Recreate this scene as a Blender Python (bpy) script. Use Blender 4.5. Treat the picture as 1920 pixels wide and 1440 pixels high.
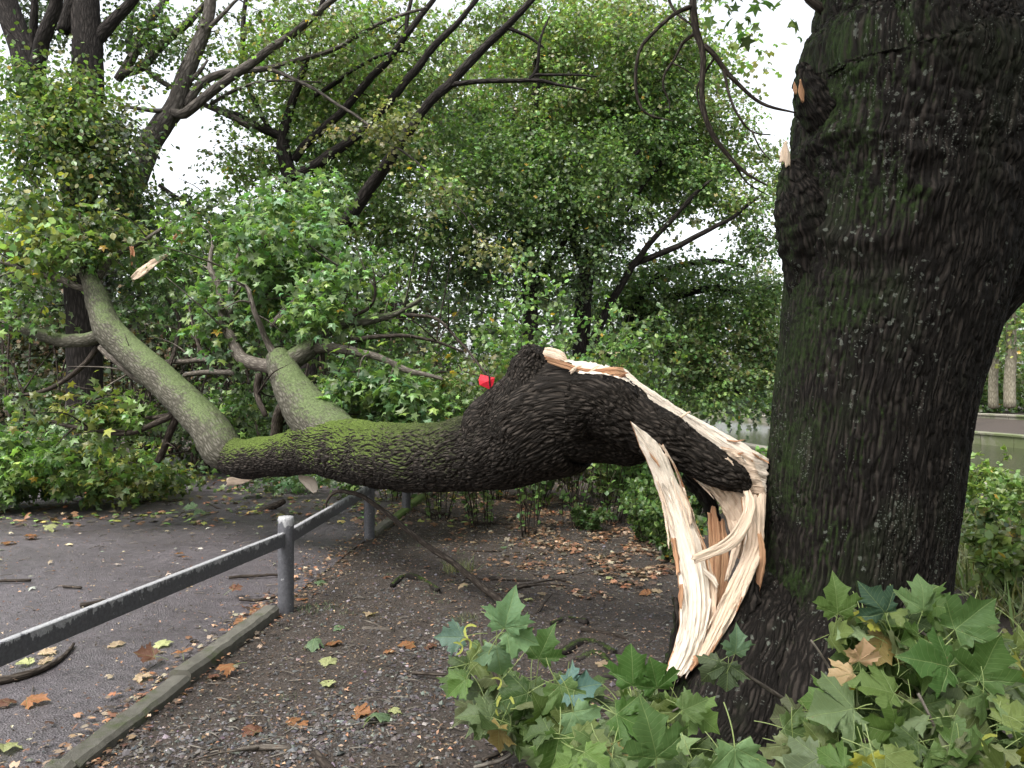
import bpy, math, random
import numpy as np
from mathutils import Vector

# ------------------------------------------------------------------ camera, light, exposure
for o in list(bpy.data.objects):
    bpy.data.objects.remove(o)
S = bpy.context.scene
COL = S.collection
F, HOR, CAMZ = 1500.0, 730.0, 1.6

cam_d = bpy.data.cameras.new('camera'); cam = bpy.data.objects.new('camera', cam_d); COL.objects.link(cam)
cam.location = (0, 0, CAMZ); cam.rotation_euler = (math.radians(90), 0, 0)
cam_d.sensor_width = 36; cam_d.lens = F / 1920 * 36; cam_d.shift_y = 10 / 1920
cam_d.clip_start = 0.05; cam_d.clip_end = 2000
S.camera = cam

SUN_EL, SUN_AZ = math.radians(58), math.radians(215)
w = bpy.data.worlds.new('World'); S.world = w; w.use_nodes = True
nt = w.node_tree; nt.nodes.clear()
sky = nt.nodes.new('ShaderNodeTexSky'); sky.sky_type = 'NISHITA'; sky.sun_disc = False
sky.sun_elevation = SUN_EL; sky.sun_rotation = SUN_AZ; sky.dust_density = 4.0; sky.air_density = 1.0
hs = nt.nodes.new('ShaderNodeHueSaturation'); hs.inputs['Saturation'].default_value = 0.22
bg = nt.nodes.new('ShaderNodeBackground'); bg.inputs['Strength'].default_value = 0.15
out = nt.nodes.new('ShaderNodeOutputWorld')
nt.links.new(sky.outputs[0], hs.inputs['Color']); nt.links.new(hs.outputs[0], bg.inputs[0]); nt.links.new(bg.outputs[0], out.inputs[0])
sd = bpy.data.lights.new('sun', 'SUN'); sd.energy = 1.4; sd.angle = math.radians(25); sd.color = (1, 0.97, 0.92)
so = bpy.data.objects.new('sun', sd); COL.objects.link(so)
# direction towards the sun (nishita: rotation 0 = +Y, clockwise)
sdir = Vector((math.sin(SUN_AZ) * math.cos(SUN_EL), math.cos(SUN_AZ) * math.cos(SUN_EL), math.sin(SUN_EL)))
so.rotation_euler = sdir.to_track_quat('Z', 'Y').to_euler(); so.location = (0, 0, 30)
S.view_settings.view_transform = 'Standard'; S.view_settings.look = 'None'
S.view_settings.exposure = 1.55; S.view_settings.gamma = 1
S.view_settings.use_curve_mapping = False
S.render.engine = 'CYCLES'

rng = np.random.default_rng(7)
random.seed(7)

def P(px, py, d):
    return np.array([(px - 960) / F * d, d, CAMZ - (py - HOR) / F * d])
def PP(lst):      # [(px,py,d)...]
    return np.array([P(*p[:3]) for p in lst])
def G(px, py, z=0.0):       # point of the level ground seen at a pixel
    d = (CAMZ - z) * F / (py - HOR)
    return P(px, py, d)

# ------------------------------------------------------------------ numpy noise
_perm = np.random.default_rng(3).permutation(256); _perm = np.concatenate([_perm, _perm, _perm])
_grad = np.random.default_rng(4).normal(size=(256, 3)); _grad /= np.linalg.norm(_grad, axis=1)[:, None]
def perlin(p):
    p = np.asarray(p, dtype=np.float64)
    i = np.floor(p).astype(np.int64); f = p - i
    u = f * f * f * (f * (f * 6 - 15) + 10)
    res = 0
    for dx in (0, 1):
        wx = u[..., 0] if dx else 1 - u[..., 0]
        for dy in (0, 1):
            wy = u[..., 1] if dy else 1 - u[..., 1]
            for dz in (0, 1):
                wz = u[..., 2] if dz else 1 - u[..., 2]
                h = _perm[_perm[_perm[(i[..., 0] + dx) & 255] + ((i[..., 1] + dy) & 255)] + ((i[..., 2] + dz) & 255)]
                g = _grad[h]
                res = res + wx * wy * wz * (g[..., 0] * (f[..., 0] - dx) + g[..., 1] * (f[..., 1] - dy) + g[..., 2] * (f[..., 2] - dz))
    return res * 1.5
def fbm(p, o=3):
    r = 0; a = 1.0
    for k in range(o):
        r = r + a * perlin(p * (2 ** k) + 17.3 * k); a *= 0.5
    return r
def smooth(x, a, b):
    t = np.clip((x - a) / (b - a), 0, 1); return t * t * (3 - 2 * t)

# ------------------------------------------------------------------ mesh + tagging helpers
def mesh_obj(name, V, faces, mats, parent=None, vec=None, tint=None, matidx=None, smooth_=True):
    """faces: list of int arrays (n,k)"""
    me = bpy.data.meshes.new(name)
    V = np.asarray(V, dtype=np.float32)
    faces = [np.asarray(f, dtype=np.int32) for f in faces if len(f)]
    me.vertices.add(len(V)); me.vertices.foreach_set('co', V.ravel())
    loops = np.concatenate([f.ravel() for f in faces])
    tot = np.concatenate([np.full(len(f), f.shape[1], dtype=np.int32) for f in faces])
    start = np.concatenate([[0], np.cumsum(tot)[:-1]]).astype(np.int32)
    me.loops.add(len(loops)); me.loops.foreach_set('vertex_index', loops)
    me.polygons.add(len(tot)); me.polygons.foreach_set('loop_start', start)
    if matidx is not None: me.polygons.foreach_set('material_index', np.asarray(matidx, dtype=np.int32))
    me.polygons.foreach_set('use_smooth', np.full(len(tot), bool(smooth_)))
    if vec is not None:
        a = me.attributes.new('rest', 'FLOAT_VECTOR', 'POINT'); a.data.foreach_set('vector', np.asarray(vec, dtype=np.float32).ravel())
    if tint is not None:
        t = np.concatenate([tint, np.ones((len(tint), 1))], axis=1) if tint.shape[1] == 3 else tint
        a = me.attributes.new('tint', 'FLOAT_COLOR', 'POINT'); a.data.foreach_set('color', np.asarray(t, dtype=np.float32).ravel())
    me.update(calc_edges=True); me.validate()
    for m in (mats if isinstance(mats, (list, tuple)) else [mats]): me.materials.append(m)
    o = bpy.data.objects.new(name, me); COL.objects.link(o)
    if parent is not None: o.parent = parent
    return o

def tag(o, label=None, cat=None, group=None, kind=None):
    if label: o['label'] = label
    if cat: o['category'] = cat
    if group: o['group'] = group
    if kind: o['kind'] = kind
    return o
def thing(name, label, cat, group=None, loc=(0, 0, 0)):
    """an Empty at the thing's base; parts are built in world coordinates and offset back by setting matrix_parent_inverse"""
    o = bpy.data.objects.new(name, None); o.empty_display_size = 0.2; COL.objects.link(o)
    o.location = loc
    return tag(o, label, cat, group)
def adopt(parent, *parts):
    for p in parts:
        p.parent = parent
        p.matrix_parent_inverse = parent_inv(parent)
def parent_inv(o):
    from mathutils import Matrix
    m = Matrix.Translation(o.location); return m.inverted()

# ------------------------------------------------------------------ curves and tubes
def catmull(pts, n_per=None, step=None):
    pts = np.asarray(pts, dtype=float)
    if len(pts) == 2:
        seg = np.linspace(0, 1, 5)[:, None]; return pts[0] * (1 - seg) + pts[1] * seg
    Q = np.vstack([2 * pts[0] - pts[1], pts, 2 * pts[-1] - pts[-2]])
    outp = []
    for i in range(1, len(Q) - 2):
        a, b, c, d = Q[i - 1], Q[i], Q[i + 1], Q[i + 2]
        n = n_per if n_per else max(2, int(np.ceil(np.linalg.norm((c - b)[:3]) / step)))
        t = np.linspace(0, 1, n, endpoint=False)[:, None]
        outp.append(0.5 * ((2 * b) + (-a + c) * t + (2 * a - 5 * b + 4 * c - d) * t ** 2 + (-a + 3 * b - 3 * c + d) * t ** 3))
    outp.append(pts[-1][None]); return np.vstack(outp)

def frames(C):
    T = np.gradient(C, axis=0); T /= np.linalg.norm(T, axis=1)[:, None] + 1e-9
    N = np.zeros_like(T); ref = np.array([0, 1, 0.0]) if abs(T[0][1]) < 0.9 else np.array([1, 0, 0.0])
    n = ref - T[0] * ref.dot(T[0]); n /= np.linalg.norm(n)
    for i in range(len(T)):
        n = n - T[i] * n.dot(T[i]); n /= np.linalg.norm(n) + 1e-9; N[i] = n
    B = np.cross(T, N); return T, N, B

def grid_faces(m, k, wrap, off=0):
    i = np.arange(m - 1)[:, None]; j = np.arange(k if wrap else k - 1)[None]
    j2 = (j + 1) % k if wrap else j + 1
    a = i * k + j; b = i * k + j2; c = (i + 1) * k + j2; d = (i + 1) * k + j
    return np.stack([a, b, c, d], -1).reshape(-1, 4) + off

class Tubes:
    """collects tubes into one mesh"""
    def __init__(s): s.V = []; s.R = []; s.Fq = []; s.Ft = []; s.n = 0
    def add(s, C, r, sides=6, disp=None, cap=True, ph=None, ecc=None, soff=0.0):
        C = np.asarray(C, float); r = np.asarray(r, float) * np.ones(len(C))
        T, N, B = frames(C)
        th = np.linspace(0, 2 * np.pi, sides, endpoint=False) + (rng.uniform(0, 6) if ph is None else ph)
        ct, st = np.cos(th), np.sin(th)
        L = np.concatenate([[0], np.cumsum(np.linalg.norm(np.diff(C, axis=0), axis=1))]) + soff
        D = ct[None, :, None] * N[:, None] + st[None, :, None] * B[:, None]
        rest = np.stack([r[:, None] * ct, r[:, None] * st, np.repeat(L[:, None], sides, 1)], -1)
        rr = np.repeat(r[:, None], sides, 1)
        if disp is not None: rr = rr + disp(rest, rr, C[:, None] + D * rr[..., None], D)
        V = C[:, None] + D * rr[..., None]
        m = len(C)
        s.V.append(V.reshape(-1, 3)); s.R.append(rest.reshape(-1, 3)); s.Fq.append(grid_faces(m, sides, True, s.n)[:, ::-1])
        base = s.n; s.n += m * sides
        if cap:
            for e, row in ((0, 0), (1, m - 1)):
                c = C[row] + (T[row] * r[row] * 0.3 * (1 if e else -1))
                s.V.append(c[None]); s.R.append(np.array([[0, 0, L[row]]]))
                ring = base + row * sides + np.arange(sides); nx = np.roll(ring, -1)
                f = np.stack([nx, ring, np.full(sides, s.n)], -1)
                s.Ft.append(f[:, ::-1] if not e else f[:, ::-1][:, ::-1]); s.n += 1
        return V
    def build(s, name, mat, parent=None, off=None):
        V = np.vstack(s.V)
        if off is not None: V = V - np.asarray(off)
        return mesh_obj(name, V, [np.vstack(s.Fq)] + ([np.vstack(s.Ft)] if s.Ft else []), mat, parent, vec=np.vstack(s.R))

def px_tube(T, lst, step=0.05, sides=12, disp=None, jit=0.0, **kw):
    """lst (px,py,r_px,depth)"""
    a = np.array([[*P(p[0], p[1], p[3]), p[2] / F * p[3]] for p in lst])
    C = catmull(a, step=step)
    if jit:
        n = np.stack([fbm(np.stack([np.arange(len(C)) * 0.13, np.full(len(C), k * 9.1 + a[0, 0]), np.zeros(len(C))], -1), 2) for k in range(3)], -1)
        C[:, :3] += n * jit
    T.add(C[:, :3], np.maximum(C[:, 3], 0.002), sides, disp, **kw)
    return C

# ------------------------------------------------------------------ leaf templates
def tri_fan(n): return np.array([[0, i, i + 1] for i in range(1, n)] + [[0, n, 1]])
_m = np.array([(0, .33, .05), (0, 0, 0), (.40, -.06, -.03), (.27, .2, 0), (.62, .5, -.07), (.2, .54, 0), (0, 1, -.1),
               (-.2, .54, 0), (-.62, .5, -.07), (-.27, .2, 0), (-.40, -.06, -.03)])
MAPLE = (_m - [0, .0, 0], tri_fan(10))
_o = np.array([(0, 0, 0), (.32, .25, -.03), (.36, .6, -.05), (0, 1, -.12), (-.36, .6, -.05), (-.32, .25, -.03)])
OVAL = (_o, np.array([[0, 1, 2], [0, 2, 3], [0, 3, 4], [0, 4, 5]]))
_s = np.array([(0, 0, 0), (.5, .12, -.05), (.2, .4, 0), (.5, .72, -.08), (0, 1, -.1), (-.5, .72, -.08), (-.2, .4, 0), (-.5, .12, -.05)])
STAR = (_s, np.array([[0, 1, 2], [2, 3, 4], [0, 2, 6], [2, 4, 6], [4, 5, 6], [6, 7, 0]]))
_d = np.array([(0, 0, 0), (.3, .5, .06), (0, 1, -.08), (-.3, .5, .06)])
DIAM = (_d, np.array([[0, 1, 2], [0, 2, 3]]))

class Leaves:
    def __init__(s): s.V = []; s.Fs = []; s.T = []; s.n = 0
    def add(s, tpl, pos, tip, nor, size, tint):
        V0, F0 = tpl; n = len(pos)
        if n == 0: return
        tip = tip / (np.linalg.norm(tip, axis=1)[:, None] + 1e-9)
        nor = nor - tip * (nor * tip).sum(1)[:, None]; nor /= np.linalg.norm(nor, axis=1)[:, None] + 1e-9
        x = np.cross(tip, nor)
        sz = np.asarray(size)[:, None, None]
        curl = rng.uniform(0.3, 3.0, n)[:, None]
        V = pos[:, None] + sz * (x[:, None] * V0[None, :, 0, None] + tip[:, None] * V0[None, :, 1, None] + nor[:, None] * (V0[None, :, 2] * curl)[..., None])
        k = len(V0)
        s.V.append(V.reshape(-1, 3)); s.T.append(np.repeat(tint, k, axis=0))
        s.Fs.append((F0[None] + (s.n + np.arange(n) * k)[:, None, None]).reshape(-1, 3)); s.n += n * k
    def build(s, name, mat, parent=None, off=None):
        V = np.vstack(s.V)
        if off is not None: V = V - np.asarray(off)
        return mesh_obj(name, V, [np.vstack(s.Fs)], mat, parent, tint=np.vstack(s.T), smooth_=False)

def tints(n, base, var=0.25, yellow=0.03, ycol=(0.5, 0.32, 0.05)):
    b = np.asarray(base)
    if b.ndim == 1: b = b[None]
    t = b[rng.integers(0, len(b), n)] * (1 + rng.normal(0, var, (n, 1)).clip(-.6, .9))
    t[:, 0] *= rng.uniform(0.85, 1.25, n)
    m = rng.random(n) < yellow; t[m] = np.array(ycol) * rng.uniform(.6, 1.1, (m.sum(), 1))
    return t.clip(0.004, 0.9)

# ------------------------------------------------------------------ materials
def new_mat(name):
    m = bpy.data.materials.new(name); m.use_nodes = True; n = m.node_tree; n.nodes.clear()
    o = n.nodes.new('ShaderNodeOutputMaterial'); b = n.nodes.new('ShaderNodeBsdfPrincipled'); n.links.new(b.outputs[0], o.inputs[0])
    return m, n, b, o
class NB:
    def __init__(s, n): s.n = n
    def add(s, t, **kw):
        x = s.n.nodes.new(t)
        for k, v in kw.items():
            if k.startswith('i_'):
                x.inputs[k[2:]].default_value = v
            else: setattr(x, k, v)
        return x
    def link(s, a, b): s.n.links.new(a, b)
    def mix(s, fac, a, b, bt='MIX'):
        x = s.n.nodes.new('ShaderNodeMix'); x.data_type = 'RGBA'; x.blend_type = bt
        for idx, v in ((0, fac), (6, a), (7, b)):
            if hasattr(v, 'is_linked') or hasattr(v, 'links'): s.link(v, x.inputs[idx])
            elif idx == 0: x.inputs[0].default_value = v
            else: x.inputs[idx].default_value = (*v, 1) if len(v) == 3 else v
        return x.outputs[2]
    def math(s, op, a, b=None, c=None, clamp=False):
        x = s.n.nodes.new('ShaderNodeMath'); x.operation = op; x.use_clamp = clamp
        for i, v in enumerate((a, b, c)):
            if v is None: continue
            if hasattr(v, 'links'): s.link(v, x.inputs[i])
            else: x.inputs[i].default_value = v
        return x.outputs[0]
    def noise(s, vec, scale, det=4, rough=.55, dist=0.0):
        x = s.n.nodes.new('ShaderNodeTexNoise'); x.inputs['Scale'].default_value = scale; x.inputs['Detail'].default_value = det
        x.inputs['Roughness'].default_value = rough; x.inputs['Distortion'].default_value = dist
        if vec is not None: s.link(vec, x.inputs['Vector'])
        return x.outputs[0]
    def vor(s, vec, scale, feat='F1', out=0, rnd=1.0):
        x = s.n.nodes.new('ShaderNodeTexVoronoi'); x.feature = feat; x.inputs['Scale'].default_value = scale; x.inputs['Randomness'].default_value = rnd
        s.link(vec, x.inputs['Vector']); return x.outputs[out]
    def mapping(s, vec, scale=(1, 1, 1), loc=(0, 0, 0)):
        x = s.n.nodes.new('ShaderNodeMapping'); x.inputs['Scale'].default_value = scale; x.inputs['Location'].default_value = loc
        s.link(vec, x.inputs['Vector']); return x.outputs[0]
    def ramp(s, fac, stops):
        x = s.n.nodes.new('ShaderNodeValToRGB'); cr = x.color_ramp
        while len(cr.elements) < len(stops): cr.elements.new(0.5)
        for e, (p, c) in zip(cr.elements, stops):
            e.position = p; e.color = (*c, 1) if not isinstance(c, (int, float)) else (c, c, c, 1)
        s.link(fac, x.inputs[0]); return x.outputs[0]
    def bump(s, h, strength, dist, prev=None):
        x = s.n.nodes.new('ShaderNodeBump'); x.inputs['Strength'].default_value = strength; x.inputs['Distance'].default_value = dist
        s.link(h, x.inputs['Height'])
        if prev is not None: s.link(prev, x.inputs['Normal'])
        return x.outputs[0]
    def attr(s, name):
        x = s.n.nodes.new('ShaderNodeAttribute'); x.attribute_name = name; return x
    def geo(s): return s.n.nodes.new('ShaderNodeNewGeometry')
    def sep(s, v):
        x = s.n.nodes.new('ShaderNodeSeparateXYZ'); s.link(v, x.inputs[0]); return x.outputs

def leaf_mat(name, trans=0.35, rough=0.45, use_obj=False, veins=False):
    m, n, b, o = new_mat(name); N = NB(n)
    SPEC = .3 if use_obj else .5
    if use_obj:
        col = N.add('ShaderNodeObjectInfo').outputs['Color']
    else:
        col = N.attr('tint').outputs['Color']
    g = N.geo(); tc = N.add('ShaderNodeTexCoord')
    nz = N.noise(tc.outputs['Object'], 6.0 if use_obj else 3.0, 4)
    col = N.mix(N.math('MULTIPLY', N.math('SUBTRACT', nz, .35, clamp=True), .9, clamp=True), col, (0.25, 0.22, 0.08) if use_obj else (0.16, 0.15, 0.05), 'SOFT_LIGHT')
    if veins:
        X, Y, Z = N.sep(N.attr('rest').outputs['Vector'])
        ang = N.math('ABSOLUTE', N.math('ARCTAN2', X, Y)); r = N.math('SQRT', N.math('ADD', N.math('MULTIPLY', X, X), N.math('MULTIPLY', Y, Y)))
        ds = []
        for a in (0.0, 1.08, 2.05):
            ds.append(N.math('MULTIPLY', r, N.math('ABSOLUTE', N.math('SINE', N.math('SUBTRACT', ang, a)))))
        d = N.math('MINIMUM', N.math('MINIMUM', ds[0], ds[1]), ds[2])
        v1 = N.math('SUBTRACT', 1.0, N.math('DIVIDE', d, 0.014), clamp=True)
        # side veins: chevrons away from each main vein
        ph = N.math('ADD', N.math('MULTIPLY', r, 1.0), N.math('MULTIPLY', d, -0.9))
        fr = N.math('ABSOLUTE', N.math('SUBTRACT', N.math('FRACT', N.math('MULTIPLY', ph, 9.0)), .5))
        v2 = N.math('MULTIPLY', N.math('SUBTRACT', 1.0, N.math('DIVIDE', fr, 0.07), clamp=True), 0.45)
        v = N.math('MAXIMUM', v1, v2)
        col = N.mix(N.math('MULTIPLY', v, .55), col, (0.30, 0.38, 0.16))
        bm = N.bump(N.math('ADD', N.math('MULTIPLY', v, -1.0), N.math('MULTIPLY', N.noise(N.attr('rest').outputs['Vector'], 9, 2), .9)), 0.6, 0.004)
        n.links.new(bm, b.inputs['Normal'])
        # tiny damage spots
        sp = N.math('GREATER_THAN', N.noise(N.attr('rest').outputs['Vector'], 14, 2), 0.735)
        col = N.mix(N.math('MULTIPLY', sp, .7), col, (0.12, 0.07, 0.03))
    back = N.mix(0.30, col, (0.30, 0.34, 0.22)); colf = N.mix(g.outputs['Backfacing'], col, back)
    n.links.new(colf, b.inputs['Base Color']); b.inputs['Roughness'].default_value = rough
    b.inputs['Specular IOR Level'].default_value = SPEC
    tr = N.add('ShaderNodeBsdfTranslucent'); tcol = N.mix(1.0, col, (1.3, 1.5, 0.7), 'MULTIPLY'); n.links.new(tcol, tr.inputs[0])
    ms = N.add('ShaderNodeMixShader'); ms.inputs[0].default_value = trans
    n.links.new(b.outputs[0], ms.inputs[1]); n.links.new(tr.outputs[0], ms.inputs[2]); n.links.new(ms.outputs[0], o.inputs[0])
    return m
M = {}
M['leaf'] = leaf_mat('foliage', .36, .36)
M['leaf_dark'] = leaf_mat('foliage_matt', .22, .6)
M['big_leaf'] = leaf_mat('maple_leaf', .26, .55, True, True)
M['litter'] = leaf_mat('leaf_litter', .08, .55)

def bark_mat(name, c0, c1, along=7.0, across=42.0, moss=0.0, moss_dir=(0, 0, 1), lichen=0.0, rough=.8, bs=1.0, mossc=(0.07, 0.12, 0.015), bdist=0.012, wet=False, moss_fade=None, patch=.40):
    m, n, b, o = new_mat(name); N = NB(n)
    v = N.attr('rest').outputs['Vector']
    warp = N.add('ShaderNodeVectorMath', operation='ADD'); nn = N.add('ShaderNodeTexNoise'); nn.inputs['Scale'].default_value = 5; N.link(v, nn.inputs['Vector'])
    sc = N.add('ShaderNodeVectorMath', operation='SCALE'); sc.inputs['Scale'].default_value = 0.05; N.link(nn.outputs['Color'], sc.inputs[0])
    N.link(v, warp.inputs[0]); N.link(sc.outputs[0], warp.inputs[1]); vw = warp.outputs[0]
    mp = N.mapping(vw, (across, across, along))
    rid = N.vor(mp, 1.0, 'DISTANCE_TO_EDGE'); fine = N.noise(N.mapping(vw, (across * 2.2, across * 2.2, along * 4)), 1.0, 5, .65)
    hgt = N.math('ADD', N.math('MULTIPLY', N.math('MINIMUM', rid, .35), 2.0), N.math('MULTIPLY', fine, .7))
    big = N.noise(v, 2.5, 3)
    cfac = N.math('MULTIPLY', hgt, .9, clamp=True)
    col = N.ramp(cfac, [(0.25, tuple(np.array(c0) * .5)), (0.55, c0), (0.95, c1)])
    col = N.mix(N.math('MULTIPLY', big, .5), col, tuple(np.array(c0) * .6))
    g = N.geo()
    if moss:
        dp = N.add('ShaderNodeVectorMath', operation='DOT_PRODUCT'); N.link(g.outputs['Normal'], dp.inputs[0]); dp.inputs[1].default_value = moss_dir
        mn = N.noise(v, 3.0, 5, .65); mf = N.noise(v, 60, 3, .6)
        f = N.math('ADD', N.math('MULTIPLY', dp.outputs['Value'], 1.2), N.math('MULTIPLY', N.math('SUBTRACT', mn, .5), 2.2))
        f = N.math('ADD', f, N.math('MULTIPLY', N.math('SUBTRACT', mf, .5), 1.2))
        f = N.math('MULTIPLY', N.math('MULTIPLY', N.math('SUBTRACT', f, 1.0 - moss), 1.7, clamp=True), .9)
        if moss_fade: f = N.math('MULTIPLY', f, N.math('SUBTRACT', 1.0, N.math('DIVIDE', N.math('SUBTRACT', N.sep(v)[2], moss_fade[0]), moss_fade[1] - moss_fade[0], clamp=True)))
        mc = N.ramp(mf, [(0.3, tuple(np.array(mossc) * .45)), (.7, mossc)])
        col = N.mix(f, col, mc)
    if name == 'trunk_bark':
        gp = N.math('MULTIPLY', N.math('SUBTRACT', N.noise(N.mapping(v, (1, 1, .7)), 1.9, 5, .65), .53, clamp=True), 4.0, clamp=True)
        col = N.mix(N.math('MULTIPLY', gp, N.noise(v, 40, 3, .7)), col, (0.024, 0.036, 0.014))
    if lichen:
        lv = N.vor(N.mapping(v, (1, 1, .8)), 26.0); lsel = N.noise(v, 7.0, 4, .7)
        lf = N.math('MULTIPLY', N.math('MULTIPLY', N.math('LESS_THAN', N.math('ADD', lv, N.math('MULTIPLY', N.noise(v, 70, 4, .7), .8)), .66), N.math('GREATER_THAN', N.noise(v, 22, 4, .7), .47)), N.math('GREATER_THAN', N.math('ADD', N.math('MULTIPLY', lsel, .5), N.math('MULTIPLY', N.noise(v, 1.7, 3, .6), .5)), 1 - lichen - .02))
        lf2 = N.math('MULTIPLY', N.math('LESS_THAN', N.vor(v, 85.0), .28), N.math('GREATER_THAN', N.math('ADD', N.math('MULTIPLY', N.noise(N.mapping(v, (11, 11, 1.6), (3, 1, 0)), 1.0, 4, .7), .55), N.math('MULTIPLY', N.noise(v, 2.1, 3, .6), .45)), 1.0 - lichen))
        lf = N.math('MULTIPLY', N.math('MAXIMUM', lf, lf2), N.math('MULTIPLY', N.math('ADD', N.noise(v, 30, 3, .7), .1), .62))
        col = N.mix(lf, col, N.mix(lsel, (0.30, 0.29, 0.27), (0.14, 0.18, 0.13)))
    n.links.new(col, b.inputs['Base Color'])
    if wet:
        n.links.new(N.math('ADD', N.math('MULTIPLY', big, .35), rough - .25), b.inputs['Roughness'])
    else: b.inputs['Roughness'].default_value = rough
    b.inputs['Specular IOR Level'].default_value = 0.16
    n.links.new(N.bump(hgt, bs, bdist), b.inputs['Normal'])
    return m
M['bark_limb'] = bark_mat('limb_bark', (0.0175, 0.0138, 0.0105), (0.072, 0.059, 0.048), 10, 52, moss=.82, lichen=.30, rough=.75, mossc=(0.105, 0.155, 0.026), bdist=.012, moss_fade=(1.2, 3.1))
M['bark_plank'] = bark_mat('plank_bark', (0.0175, 0.0138, 0.0105), (0.078, 0.064, 0.053), 10, 52, moss=0, lichen=.28, rough=.75, bdist=.012)
M['bark_fork'] = bark_mat('smooth_limb_bark', (0.075, 0.07, 0.052), (0.15, 0.14, 0.115), 11, 38, moss=.62, lichen=.1, rough=.8, mossc=(0.12, 0.16, 0.065), bdist=.006, bs=.8)
M['bark_trunk'] = bark_mat('trunk_bark', (0.010, 0.008, 0.0062), (0.044, 0.036, 0.030), 3.6, 44, moss=.08, moss_dir=(-1, -.15, .1), lichen=.445, rough=.8, mossc=(0.026, 0.048, 0.010), bdist=.014)
M['bark_dark'] = bark_mat('dark_bark', (0.018, 0.015, 0.013), (0.040, 0.034, 0.030), 5, 24, moss=.12, rough=.9)
M['bark_grey'] = bark_mat('grey_bark', (0.075, 0.065, 0.056), (0.14, 0.125, 0.11), 5, 20, moss=.08, rough=.85)
M['bark_pale'] = bark_mat('pale_bark', (0.20, 0.18, 0.13), (0.34, 0.31, 0.24), 3, 12, rough=.85)
M['twig'] = bark_mat('twig_bark', (0.035, 0.027, 0.021), (0.09, 0.075, 0.06), 10, 60, rough=.8, bdist=.002)
M['twig_grey'] = bark_mat('grey_twig_bark', (0.10, 0.085, 0.07), (0.20, 0.18, 0.15), 10, 60, rough=.7, bdist=.002)

def wood_mat(name, c0, c1, c2, red=.35):
    m, n, b, o = new_mat(name); N = NB(n)
    v = N.attr('rest').outputs['Vector']
    fib = N.noise(N.mapping(v, (150, 150, 5)), 1.0, 5, .6, .3)
    br = N.noise(N.mapping(v, (26, 26, 2.2), (4, 0, 0)), 1.0, 4, .6, .6)
    steps = N.noise(N.mapping(v, (18, 18, 14), (4, 0, 2)), 1.0, 3, .5)
    col = N.ramp(fib, [(0.25, c0), (0.6, c1), (.9, c1)])
    col = N.mix(N.math('MULTIPLY', N.math('SUBTRACT', br, 1 - red - .12), 3.0, clamp=True), col, c2)
    ck = N.math('LESS_THAN', N.noise(N.mapping(v, (70, 70, 1.8), (1, 7, 0)), 1.0, 2, .5), .27)
    col = N.mix(N.math('MULTIPLY', ck, .5), col, tuple(np.array(c2) * .5))
    n.links.new(col, b.inputs['Base Color']); b.inputs['Roughness'].default_value = .7
    b.inputs['Specular IOR Level'].default_value = .3
    h = N.math('ADD', N.math('ADD', fib, N.math('MULTIPLY', br, 2.2)), N.math('MULTIPLY', steps, .8))
    n.links.new(N.bump(h, 1.0, .008), b.inputs['Normal'])
    return m
M['wood'] = wood_mat('fresh_split_wood', (0.60, 0.44, 0.31), (0.74, 0.59, 0.45), (0.48, 0.27, 0.16), .30)
M['wood_pale'] = wood_mat('pale_split_wood', (0.70, 0.58, 0.46), (0.82, 0.72, 0.60), (0.62, 0.42, 0.29), .18)
M['wood_red'] = wood_mat('reddish_torn_wood', (0.40, 0.20, 0.10), (0.62, 0.38, 0.22), (0.22, 0.08, 0.035), .5)

# ------------------------------------------------------------------ ground materials
def dirt_mat(name, c0, c1, c2, rough=.8, peb=55, bs=1.0, spec=.3, wet=0.0):
    m, n, b, o = new_mat(name); N = NB(n)
    tc = N.add('ShaderNodeTexCoord').outputs['Object']
    big = N.noise(tc, .9, 5, .6); mid = N.noise(tc, 9, 5, .65); fine = N.noise(tc, 120, 4, .7)
    vd = N.vor(tc, peb); vc = N.vor(tc, peb, out=1)
    col = N.ramp(mid, [(.3, c0), (.75, c1)])
    col = N.mix(N.math('MULTIPLY', N.math('SUBTRACT', fine, .45, clamp=True), 2.2, clamp=True), col, c2)
    gsel = N.math('MULTIPLY', N.math('LESS_THAN', vd, .36), N.math('GREATER_THAN', N.sep(vc)[0], .80))
    col = N.mix(N.math('MULTIPLY', gsel, .6), col, (0.13, 0.12, 0.12))
    col = N.mix(N.math('MULTIPLY', N.math('SUBTRACT', big, .5, clamp=True), 1.6, clamp=True), col, tuple(np.array(c0) * .6))
    n.links.new(col, b.inputs['Base Color'])
    wn = N.noise(tc, .7, 3, .5)
    n.links.new(N.math('SUBTRACT', N.math('ADD', rough, N.math('MULTIPLY', mid, .15)), N.math('MULTIPLY', N.math('SUBTRACT', wn, .4, clamp=True), wet)), b.inputs['Roughness'])
    b.inputs['Specular IOR Level'].default_value = spec
    h = N.math('ADD', N.math('ADD', N.math('MULTIPLY', fine, .5), mid), N.math('MULTIPLY', N.math('SUBTRACT', .5, vd, clamp=True), .9))
    mot = N.noise(tc, 26, 3, .6); col = N.mix(N.math('MULTIPLY', N.math('SUBTRACT', mot, .5, clamp=True), 2.6, clamp=True), col, tuple(np.array(c0) * .45)); n.links.new(col, b.inputs['Base Color'])
    n.links.new(N.bump(h, bs, .02), b.inputs['Normal'])
    return m
M['dirt'] = dirt_mat('bare_soil', (0.027, 0.021, 0.0165), (0.064, 0.050, 0.040), (0.125, 0.10, 0.082), .70, 48)
M['asphalt'] = dirt_mat('wet_asphalt', (0.044, 0.038, 0.042), (0.096, 0.084, 0.090), (0.18, 0.158, 0.162), .48, 75, .8, .5, 1.4)
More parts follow.
